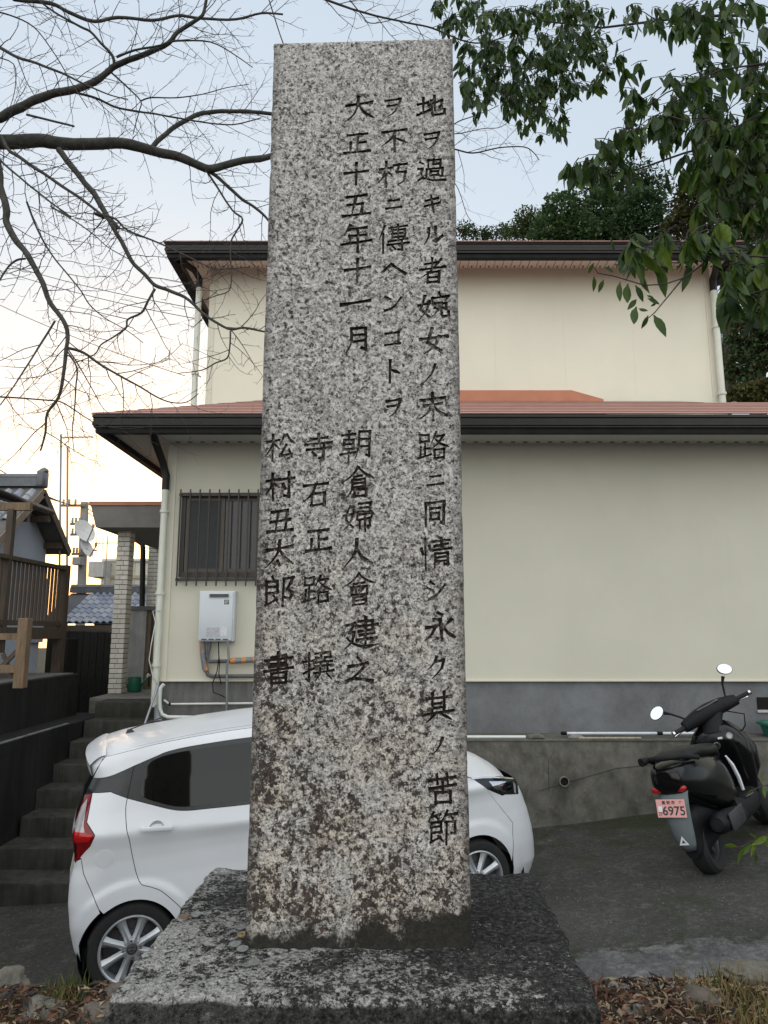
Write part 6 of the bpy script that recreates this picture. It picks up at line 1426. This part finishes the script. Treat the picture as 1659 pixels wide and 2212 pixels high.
def leaf_shape():
    prof = [(0,.03),(.10,.05),(.28,.145),(.5,.17),(.72,.125),(.9,.05),(1.0,.004)]
    vs = []; 
    for t_, w_ in prof:
        dz = -.10*t_*t_
        vs += [(t_, -w_, dz + w_*.28), (t_, 0, dz), (t_, w_, dz + w_*.28)]
    fs = [f for i in range(len(prof)-1) for f in ((i*3, i*3+1, (i+1)*3+1, (i+1)*3), (i*3+1, i*3+2, (i+1)*3+2, (i+1)*3+1))]
    return vs, fs
LV, LF = leaf_shape()
leaf_me = []
for mt in M_LEAF:
    q = MB(); q.add(LV, LF); leaf_me.append(q.mesh('leaf', mt, smooth=True, fix=False))
ever = thing('evergreen_tree', 'broadleaf evergreen hanging dark glossy leaves in from the top right', 'tree', (4.6, 3.4, .4)); EO = Vector(ever.location)
leaves = []      # (matrix, length, nearness, material)
rl = random.Random(5); etw = MB()
def put_leaf(base, tip, roll, wd=1.0, mi=None):
    d = tip - base; L = d.length; x = d.normalized(); ref = Vector((math.cos(roll), math.sin(roll), .15))
    y = ref.cross(x); y = y.normalized() if y.length > 1e-4 else x.orthogonal().normalized(); z = x.cross(y)
    M = Matrix(((x.x*L, y.x*L*wd, z.x*L, base.x), (x.y*L, y.y*L*wd, z.y*L, base.y), (x.z*L, y.z*L*wd, z.z*L, base.z), (0, 0, 0, 1)))
    leaves.append((M, L / max(.5, base.y), mi if mi is not None else (0 if rl.random() < .62 else 1)))
def sprig(c, L, n_, ll, yel=.0, dirx=None):
    """a short drooping shoot ending at c with n_ leaves"""
    d = dirx or Vector((rl.uniform(-.9,-.1), rl.uniform(-.4,.4), rl.uniform(-.5,.3))).normalized(); a = c - d*L
    etw.tube([a, a.lerp(c, .5) + Vector((0,0,.012)), c], [.0035,.0028,.002], 4, cap=False)
    for k in range(n_):
        t_ = rl.uniform(.25, 1); b = a.lerp(c, t_); ang = rl.uniform(0, 6.28); dn = Vector((math.cos(ang)*rl.uniform(.15,.75), math.sin(ang)*rl.uniform(.15,.75), -1)).normalized()
        put_leaf(b, b + dn*ll*rl.uniform(.5,1.2), rl.uniform(0, 6.28), rl.uniform(.85,1.15), 2 if rl.random() < yel else None)
def region(ells, Ya, Yb, n_, nl, ll, yel=0, L=.13):
    w_ = [e[2]*e[3]*(e[4] if len(e) > 4 else 1) for e in ells]
    for _ in range(n_):
        e = rl.choices(ells, w_)[0]; a = rl.uniform(0, 6.28); r_ = math.sqrt(rl.random()); Y = rl.uniform(Ya, Yb)
        sprig(at_y(e[0] + e[2]*r_*math.cos(a), e[1] + e[3]*r_*math.sin(a), Y) - EO, L*rl.uniform(.6,1.3), nl + rl.randrange(-2, 3), ll, yel)
# dense canopy top centre
region([(985,25,60,40),(1040,80,70,80,1.2),(1120,110,90,100,1.3),(1190,60,90,80,1.1),(1230,150,70,60),(1100,200,90,50),(1180,210,50,50),(1030,170,50,50)], 4.3, 5.6, 290, 8, .10, .03)
region([(1010,225,25,25,.8),(1140,265,30,25,.6),(1200,280,25,20,.5),(1270,50,80,60,.6),(1290,130,60,40,.5),(1350,40,80,40,.5)], 4.2, 5.2, 60, 6, .10, .03)
# nearer boughs
region([(1400,170,70,40,.6),(1450,220,70,60),(1400,260,60,60),(1500,260,80,70),(1330,290,50,50,.8),(1260,370,45,40,.9),(1310,350,40,40,.8)], 3.0, 3.8, 92, 7, .11, .06)
region([(1560,300,80,80),(1620,250,60,90),(1600,400,70,60),(1640,480,40,70),(1540,440,60,50,.8),(1660,330,40,80),(1480,350,60,50,.7)], 2.9, 3.7, 140, 7, .115, .14)
region([(1430,30,90,40,.6),(1530,60,80,60,.7),(1610,50,50,60,.7),(1580,150,60,40,.5),(1500,130,50,30,.5)], 3.2, 4.2, 60, 5, .13)
region([(1760,120,110,120),(1780,340,110,140),(1900,250,100,200),(1800,540,90,90)], 2.9, 4.2, 170, 7, .12, .08)
# low sprays before the house
region([(1370,535,45,30),(1440,530,60,30),(1510,520,60,40,1.2),(1560,560,40,30),(1390,560,40,18)], 2.6, 3.0, 30, 5, .12, .28, .10)
region([(1590,620,30,30),(1630,660,40,40),(1650,560,30,40)], 2.6, 3.0, 22, 5, .13, .4, .1)
k6 = lambda x, y: (932.6 + x*.4378, 493.7 + y*.4378)
for (b, t_, mi) in [((800,170),(770,225),1),((800,235),(802,312),1),((848,252),(822,316),1),((930,262),(922,366),1),((968,272),(960,376),1),((1030,150),(1036,282),1),((1005,280),(1048,362),0),((1010,350),(968,398),1),((1010,385),(990,480),1),((1020,395),(1068,408),1),((1065,345),(1128,372),0),((1068,428),(1036,496),1),((1095,428),(1160,528),1),((1080,385),(1112,365),1),((1130,95),(1115,190),2),((1238,105),(1232,195),2),((1280,90),(1325,165),2),((1000,20),(1080,80),0),((880,50),(905,120),0),((1060,330),(1100,345),0),((940,190),(900,175),0),((850,190),(900,215),0)]:
    Y = 2.62 + rl.uniform(-.05, .05); put_leaf(at_y(*k6(*b), Y) - EO, at_y(*k6(*t_), Y + rl.uniform(-.03,.03)) - EO, rl.choice((1.4, 1.8, 4.5, 4.9)) + rl.uniform(-.2,.2), 1.05, mi)
ebr = [([(2100,20),(1800,30),(1500,35),(1300,60),(1170,45)], 4.4, 4.8, 9, 4), ([(2100,380),(1850,350),(1560,310),(1480,330),(1380,365),(1300,378)], 3.3, 3.2, 8, 3), ([(2100,520),(1800,560)] + [k6(*p) for p in ((1400,130),(1340,175),(1240,245),(1170,330),(1100,415),(1065,445))], 2.7, 2.62, 6, 2), ([k6(*p) for p in ((1240,245),(1150,275),(1050,280),(900,235),(820,220),(790,175))], 2.64, 2.62, 3.5, 1.6),
  ([k6(*p) for p in ((1480,110),(1420,130),(1330,160),(1200,170),(1080,150),(1000,110))], 2.75, 2.65, 3.5, 1.8), ([(2100,640),(1800,640),(1659,625),(1600,640),(1560,660)], 2.8, 2.75, 6, 2), ([(2000,150),(1700,130),(1560,150),(1440,200),(1370,250)], 3.3, 3.3, 6, 2.5), ([(1300,60),(1240,110),(1150,150),(1060,140),(990,180)], 4.7, 4.8, 4, 2), ([(1640,60),(1630,140),(1618,200),(1612,260)], 3.5, 3.5, 2.5, 1.5), ([(1366,190),(1352,240),(1345,290),(1343,310)], 3.3, 3.3, 2, 1.2)]
for pts2, Y0, Y1, w0, w1 in ebr:
    n_ = len(pts2) - 1; P = [at_y(x, y, Y0 + (Y1-Y0)*i/n_) - EO for i, (x, y) in enumerate(pts2)]
    m = MB(); m.tube(P, [(w0 + (w1-w0)*i/n_)/FPX*(Y0+Y1)/4 for i in range(n_+1)], 7); m.build('branch', M_TWIG, ever, smooth=True)
tag(etw.build('shoots', M_TWIG, ever, fix=False), kind='stuff')
vis = []
for i, (M, near, mi) in enumerate(leaves):
    c = M.translation + EO - CAM; dpt = c.y*CP + c.z*SP; px = 829.5 + FPX*c.x/dpt; py = 1106 - FPX*(-c.y*SP + c.z*CP)/dpt
    if -20 < px < 1680 and -20 < py < 2230: vis.append((near, i))
vis.sort(reverse=True); big = {i for _, i in vis[:300]}
rest = MB()
for i, (M, near, mi) in enumerate(leaves):
    if i in big: link('leaf', leaf_me[mi], ever, M)
    else: rest.add([M @ Vector(v) for v in LV], LF, mi)
tag(rest.build('crown', M_LEAF, ever, smooth=True, fix=False), kind='stuff')
m = MB(); m.tube([Vector((0,0,-.4)), Vector((.1,0,1)), Vector((0,.1,2.4)), Vector((-.2,.2,3.8)), Vector((-.5,.3,5.5))], [.2,.17,.15,.11,.04], 12); m.build('trunk', M_BARK, ever, smooth=True)
for (pts2, Y0, *_r) in (ebr[0], ebr[1], ebr[2], ebr[5], ebr[6]):
    p = at_y(*pts2[0], Y0) - EO; m = MB(); m.tube([Vector((-.05,.12,min(4.6, max(1.5, p.z - .5)))), p], [.045,.018], 8); m.build('branch', M_BARK, ever, smooth=True)

# ------------------------------------------------------------------ wooded slope behind the house
M_HILL = plain('dark_forest_floor', (.020,.020,.012), .95, 0, .4, 1.2)
m = MB(); m.grid(lambda u, v: Vector((-2 + 60*u, 13 + 50*v, .3 + max(0, (v*50)*.30*min(1, max(0, (u*60 - 2 + 1)/9))) + .5*noise.noise((u*20, v*16, 0)))), 60, 50)
tag(m.build('hill', M_HILL, smooth=True), 'dark wooded slope behind the house', kind='structure')
FL = [leaf_mat('forest_dark_leaf', (.036,.070,.030), (.080,.135,.055), .55, .3), leaf_mat('forest_mid_leaf', (.058,.10,.036), (.12,.19,.066), .55, .3), leaf_mat('olive_leaf', (.065,.070,.020), (.12,.12,.035), .55, .3), leaf_mat('brownish_leaf', (.045,.042,.022), (.085,.075,.036), .55, .3)]
rf_ = random.Random(21)
def far_tree(label, lobes, Y, n_, ls, mats, dens_in=.35, long=1.0, group='trees on the slope behind the house'):
    """lobes: (cx, cy, rx, ry) in photo px at depth Y"""
    cx = sum(l[0] for l in lobes)/len(lobes); base = at_y(cx, 900, Y); base.z = .5 if Y < 16 else 1.0
    o = thing('forest_tree', label, 'tree', base, group=group); cr = MB(); tw = MB()
    tops = []
    for l in lobes:
        c = at_y(l[0], l[1], Y) - base; px = Y/FPX; tops.append(c); rx, rz = l[2]*px, l[3]*px; ry = (rx + rz)/2
        k = int(n_ * (l[2]*l[3]) / sum(q[2]*q[3] for q in lobes))
        for _ in range(k):
            a, b = rf_.uniform(0, 6.283), rf_.uniform(-1, 1); s_ = math.sqrt(1-b*b); d = Vector((s_*math.cos(a), s_*math.sin(a), b))
            rr = (1 - dens_in*rf_.random()**1.5) * (1 + .40*noise.noise(d*2.6 + Vector((l[0], 0, l[1]))) + .28*noise.noise(d*7 + Vector((0, l[0], 0))) + (.22*rf_.random() if rf_.random() < .12 else 0))
            p = c + Vector((d.x*rx, d.y*ry, d.z*rz))*rr
            L = ls*rf_.uniform(.6,1.4); dx = (d + Vector((rf_.uniform(-1,1), rf_.uniform(-1,1), rf_.uniform(-1.2,.6)))).normalized(); y = dx.cross(Vector((rf_.uniform(-1,1), rf_.uniform(-1,1), 1))).normalized()
            w_ = L*.32/long; cr.add([p - dx*L*.5, p + y*w_, p + dx*L*.5*long, p - y*w_], [(0,1,2,3)], 0 if rf_.random() < .6 else 1)
    tag(cr.build('crown', mats, o, fix=False), kind='stuff')
    m_ = MB(); top = sum(tops, Vector())/len(tops); m_.tube([Vector((0,0,-.5)), Vector((top.x*.3, 0, top.z*.5)), top], [.14,.10,.03], 7); m_.build('trunk', M_BARK, o, smooth=True)
    for c in tops:
        q = MB(); q.tube([Vector((top.x*.3, 0, top.z*.5)), (c + top)*.5, c + Vector((0,0,.2))], [.06,.035,.012], 5); q.build('limb', M_BARK, o, smooth=True)
far_tree('rounded dark green tree crown rising directly above the upper gutter, leftmost of the dense ones', [(1215,455,48,40),(1190,500,45,40),(1250,500,45,45),(1225,520,55,30)], 20, 9000, .11, [FL[0], FL[1]])
far_tree('dense dark green crown behind the gutter, middle one of the row', [(1300,450,48,40),(1320,500,55,45),(1285,510,45,35)], 21, 8000, .11, [FL[0], FL[1]])
far_tree('dense dark crown right of the middle one, under the hanging leaves', [(1385,450,50,45),(1400,500,55,45),(1360,480,40,40)], 19, 8000, .11, [FL[0], FL[0]])
far_tree('low hazy tree with fine leaves showing just above the gutter beside the pillar', [(1005,500,26,22),(1050,506,36,16),(1095,500,30,18)], 27, 2200, .10, [FL[1], FL[3]], .9)
far_tree('fine leaved tree between the pillar and the dense crowns', [(1140,478,35,34),(1120,500,40,24),(1165,500,30,24)], 26, 3200, .11, [FL[1], FL[3]], .8)
far_tree('airy bamboo-like crown with sky showing through above the dense trees', [(1290,400,55,40),(1350,380,60,50),(1400,400,55,45),(1330,430,70,30)], 24, 3600, .15, [FL[1], FL[0]], .95, 1.6)
far_tree('tall olive green tree behind the hanging leaves at the right', [(1500,430,55,50),(1570,400,70,60),(1640,380,60,70),(1600,470,70,50),(1480,480,50,40),(1560,520,70,40)], 16.5, 12000, .11, [FL[2], FL[3]], .6)
far_tree('dark brownish tree right of the upper storey wall', [(1600,600,45,60),(1640,560,50,60),(1660,640,50,70)], 15, 7500, .09, [FL[3], FL[0]], .7)
far_tree('shadowy dark green thicket tree beside the downpipe at the right edge', [(1610,720,45,60),(1660,740,50,80),(1600,790,40,45)], 14.2, 7500, .09, [FL[0], FL[3]], .6)
far_tree('low olive bush at the foot of the slope just above the lower roof', [(1610,850,50,22),(1660,846,50,28)], 13.4, 4000, .08, [FL[2], FL[3]], .6)
far_tree('dark green tree standing past the right edge behind the olive tree', [(1760,520,80,80),(1820,460,80,80),(1800,600,90,80)], 17, 9000, .11, [FL[0], FL[1]], .6)
far_tree('broad dark tree farther right on the slope', [(1930,520,90,90),(1990,600,90,100),(1900,640,90,80)], 18, 9000, .12, [FL[0], FL[3]], .6)
far_tree('brownish thicket at the slope foot past the right edge', [(1750,740,80,80),(1840,760,90,90),(1950,770,90,90)], 14.5, 10000, .10, [FL[3], FL[0]], .6)
# ------------------------------------------------------------------ stones, litter, grass, coins
M_ROCK = concrete('pale_field_stone', (.17,.155,.13), amount=.7, stain=(.05,.046,.038), sc=6); M_ROCK2 = concrete('brown_field_stone', (.13,.11,.09), amount=.6, stain=(.045,.04,.03), sc=6)
def mz(x, y): return .86
def rock(label, px, py, Y, s, mat, seed, z=None):
    p = at_y(px, py, Y)
    bm = bmesh.new(); bmesh.ops.create_icosphere(bm, subdivisions=4, radius=1)
    for v in bm.verts:
        n_ = v.co.copy(); d = 1 + .30*noise.noise(n_*1.1 + Vector((seed, 0, 0))) + .16*noise.cell(n_*1.9 + Vector((0, seed, 0))) + .09*noise.noise(n_*5 + Vector((seed, 2, 0))) + .045*noise.noise(n_*15) + .02*noise.noise(n_*40)
        v.co = Vector((n_.x*s[0]*d, n_.y*s[1]*d, n_.z*s[2]*d))
    bmesh.ops.smooth_vert(bm, verts=bm.verts[:], factor=.25, use_axis_x=True, use_axis_y=True, use_axis_z=True)
    me = bpy.data.meshes.new('stone'); bm.to_mesh(me); bm.free(); me.materials.append(mat); me.polygons.foreach_set('use_smooth', [True]*len(me.polygons))
    o = link('stone', me); o.location = p; return tag(o, label, 'stone', 'stones at the edge of the mound')
rock('large pale stone cut by the left edge of the picture at the mound edge', 8, 2150, 3.22, (.11,.09,.09), M_ROCK, 3)
rock('pale angular stone lying just right of the large stone at the bottom left', 82, 2198, 3.05, (.105,.08,.06), M_ROCK, 8)
rock('flat pale stone lying between the grass tuft and the plinth', 272, 2142, 3.14, (.085,.07,.03), M_ROCK2, 12)
rock('low brown stone in front of the flat stone beside the plinth', 240, 2192, 3.0, (.12,.08,.04), M_ROCK2, 15)
rock('rounded grey stone half buried in litter right of the plinth', 1526, 2172, 3.05, (.095,.08,.055), M_ROCK2, 21)
rock('flat grey slab on the mound edge at the far right', 1640, 2102, 3.26, (.16,.10,.03), M_ROCK, 27)
rock('small pale stone among the dark litter next to the plinth', 1372, 2188, 2.98, (.05,.04,.02), M_ROCK, 31)
rl2 = random.Random(9)
LIT = [plain('rust_brown_litter', (.095,.042,.022), .9, 0, .35, 9), plain('tan_litter', (.20,.145,.09), .9, 0, .3, 9), plain('dark_litter', (.020,.015,.012), .9, 0, .3, 9), plain('straw_litter', (.26,.20,.12), .9, 0, .25, 9)]
def mound_edge(x): return 3.20 + .06*noise.noise((x*1.5, 0, 1)) + .03*noise.noise((x*6, 1, 1)) - .10*max(0, -x - .5)
lit = MB()
for _ in range(11000):
    x = rl2.uniform(.45, 2.3) if rl2.random() < .62 else rl2.uniform(-1.9, -.35); y = rl2.uniform(2.35, mound_edge(x) + .12)
    t_ = max(0, (y - mound_edge(x))/.34); z = .875 + .03*noise.noise((x*2, y*2, 0)) + rl2.uniform(-.004, .018) - .7*t_*t_
    a, b, c = rl2.uniform(0, 6.28), rl2.uniform(-.6,.6), rl2.uniform(-.6,.6); L = rl2.uniform(.006,.034); w_ = L*rl2.uniform(.10,.42)
    M = Matrix.Translation((x, y, z)) @ Euler((b, c, a)).to_matrix().to_4x4()
    mi = rl2.choices((0,1,2,3), (4,2.2,3.2,1.4) if x < 1.25 else (2.2,2.5,1,3))[0]
    lit.add([M @ Vector(v) for v in ((-L,0,0),(0,-w_,.004),(L,0,-.003),(0,w_,.006))], [(0,1,2,3)], mi)
tag(lit.build('leaf_litter', LIT, fix=False), 'brown and straw coloured dead leaves covering the mound', 'leaf litter', kind='stuff')
GR = [leaf_mat('grass_green', (.06,.085,.018), (.12,.15,.035), .7, .3), leaf_mat('grass_straw', (.20,.15,.06), (.34,.26,.12), .8, .3)]
gr = MB()
def blade(x, y, z, h_, mi, lean=.5):
    a = rl2.uniform(0, 6.28); lx, ly = math.cos(a)*h_*lean*rl2.random(), math.sin(a)*h_*lean*rl2.random(); w_ = .0022 + .0012*rl2.random(); wx, wy = -math.sin(a)*w_, math.cos(a)*w_
    gr.add([(x-wx,y-wy,z),(x+wx,y+wy,z),(x+lx*.4+wx*.7,y+ly*.4+wy*.7,z+h_*.6),(x+lx*.4-wx*.7,y+ly*.4-wy*.7,z+h_*.6),(x+lx,y+ly,z+h_)], [(0,1,2,3),(3,2,4)], mi)
for _ in range(2600):
    x = 1.15 + 1.1*rl2.random()**.7; y = rl2.uniform(2.6, mound_edge(x) + .03); d_ = noise.noise((x*3, y*3, 5))
    if d_ > -.1: blade(x, y, .85 + .03*noise.noise((x*2, y*2, 0)), rl2.uniform(.03,.13)*(1 + max(0, x-1.5)), 0 if rl2.random() < (.45 if d_ > .15 else .15) else 1, .9)
g0 = at_z(118, 2165, .86)
for _ in range(300): blade(g0.x + rl2.gauss(0,.045), min(3.3, g0.y + rl2.gauss(.05,.05)), .83, rl2.uniform(.03,.095), 0 if rl2.random() < .75 else 1, .8)
tag(gr.build('grass', GR, fix=False), 'thin green and dry straw grass along the mound edge', 'grass', kind='stuff')
# green shoot beside the scooter
pl = thing('leafy_shoot', 'slender green leafy shoot reaching in before the scooter at the right edge', 'plant', (2.35, 4.05, .45)); PO = Vector(pl.location)
for pts2 in ([(1760,1790),(1659,1805),(1630,1815),(1600,1830),(1560,1832)], [(1760,1700),(1690,1690),(1640,1700),(1606,1718)]):
    P = [at_y(x, y, 4.0) - PO for x, y in pts2]; m = MB(); m.tube([Vector((.25,0,-.1))] + P, [.006] + [.005 - .0008*i for i in range(len(P))], 5); m.build('stem', M_TWIG, pl, smooth=True)
for (b, t_) in [((1659,1806),(1625,1826)),((1640,1812),(1618,1850)),((1625,1820),(1600,1850)),((1610,1828),(1590,1868)),((1595,1830),(1562,1824)),((1650,1806),(1668,1845)),((1640,1812),(1620,1800)),((1632,1840),(1634,1868)),((1655,1690),(1640,1672)),((1650,1694),(1652,1725)),((1665,1690),(1662,1655)),((1630,1705),(1612,1716)),((1672,1800),(1690,1835))]:
    bb, tt = at_y(*b, 4.0) - PO, at_y(*t_, 3.95 + rl2.uniform(0,.08)) - PO; n0 = len(leaves); put_leaf(bb, tt, rl2.choice((1.3,1.9,4.6)), .8, 1); M, _, mi = leaves.pop(); link('leaf', leaf_me[rl2.choice((1,2))], pl, M)
# offered coins on the plinth
M_COIN = plain('cupronickel_coin', (.22,.225,.22), .6, .6, .3, 90); M_COPPER = plain('copper_coin', (.17,.11,.07), .65, .5, .3, 90)
cm = MB(); cm.lathe([(.0001,.0009),(.0095,.0009),(.0099,.0013),(.0113,.0013),(.0115,.0009),(.0115,-.0009),(.0001,-.0009)], 22)
hm = MB(); hm.lathe([(.003,.0009),(.0095,.0009),(.0099,.0013),(.0108,.0013),(.0110,.0009),(.0110,-.0009),(.003,-.0009),(.003,.0009)], 22)
cn = [cm.mesh('coin', M_COIN, smooth=True, angle=40), cm.mesh('coin', M_COPPER, smooth=True, angle=40), hm.mesh('coin', plain('brass_coin', (.28,.22,.11), .6, .6, .3, 90), smooth=True, angle=40)]
for (label, px, py, k) in (('copper coin lying near the left rim of the plinth', 399, 1979, 1), ('silvery coin right behind the copper coin near the left rim', 424, 1975, 0), ('silvery coin lying left of the pillar foot', 508, 2039, 0), ('silvery coin touching the left side of the pillar foot', 524, 2049, 0), ('brass coin by the left side of the pillar, behind the silvery ones', 524, 2018, 2), ('silvery coin farthest back beside the left side of the pillar', 522, 2003, 0), ('silvery coin before the front face at the left corner of the pillar foot', 549, 2078, 0)):
    p = at_z(px, py, PIL_Z + .008); o = link('coin', cn[k]); o.location = p; o.rotation_euler = (rl2.uniform(-.06,.06), rl2.uniform(-.06,.06), rl2.uniform(0,6)); tag(o, label, 'coin', 'coins offered on the plinth')
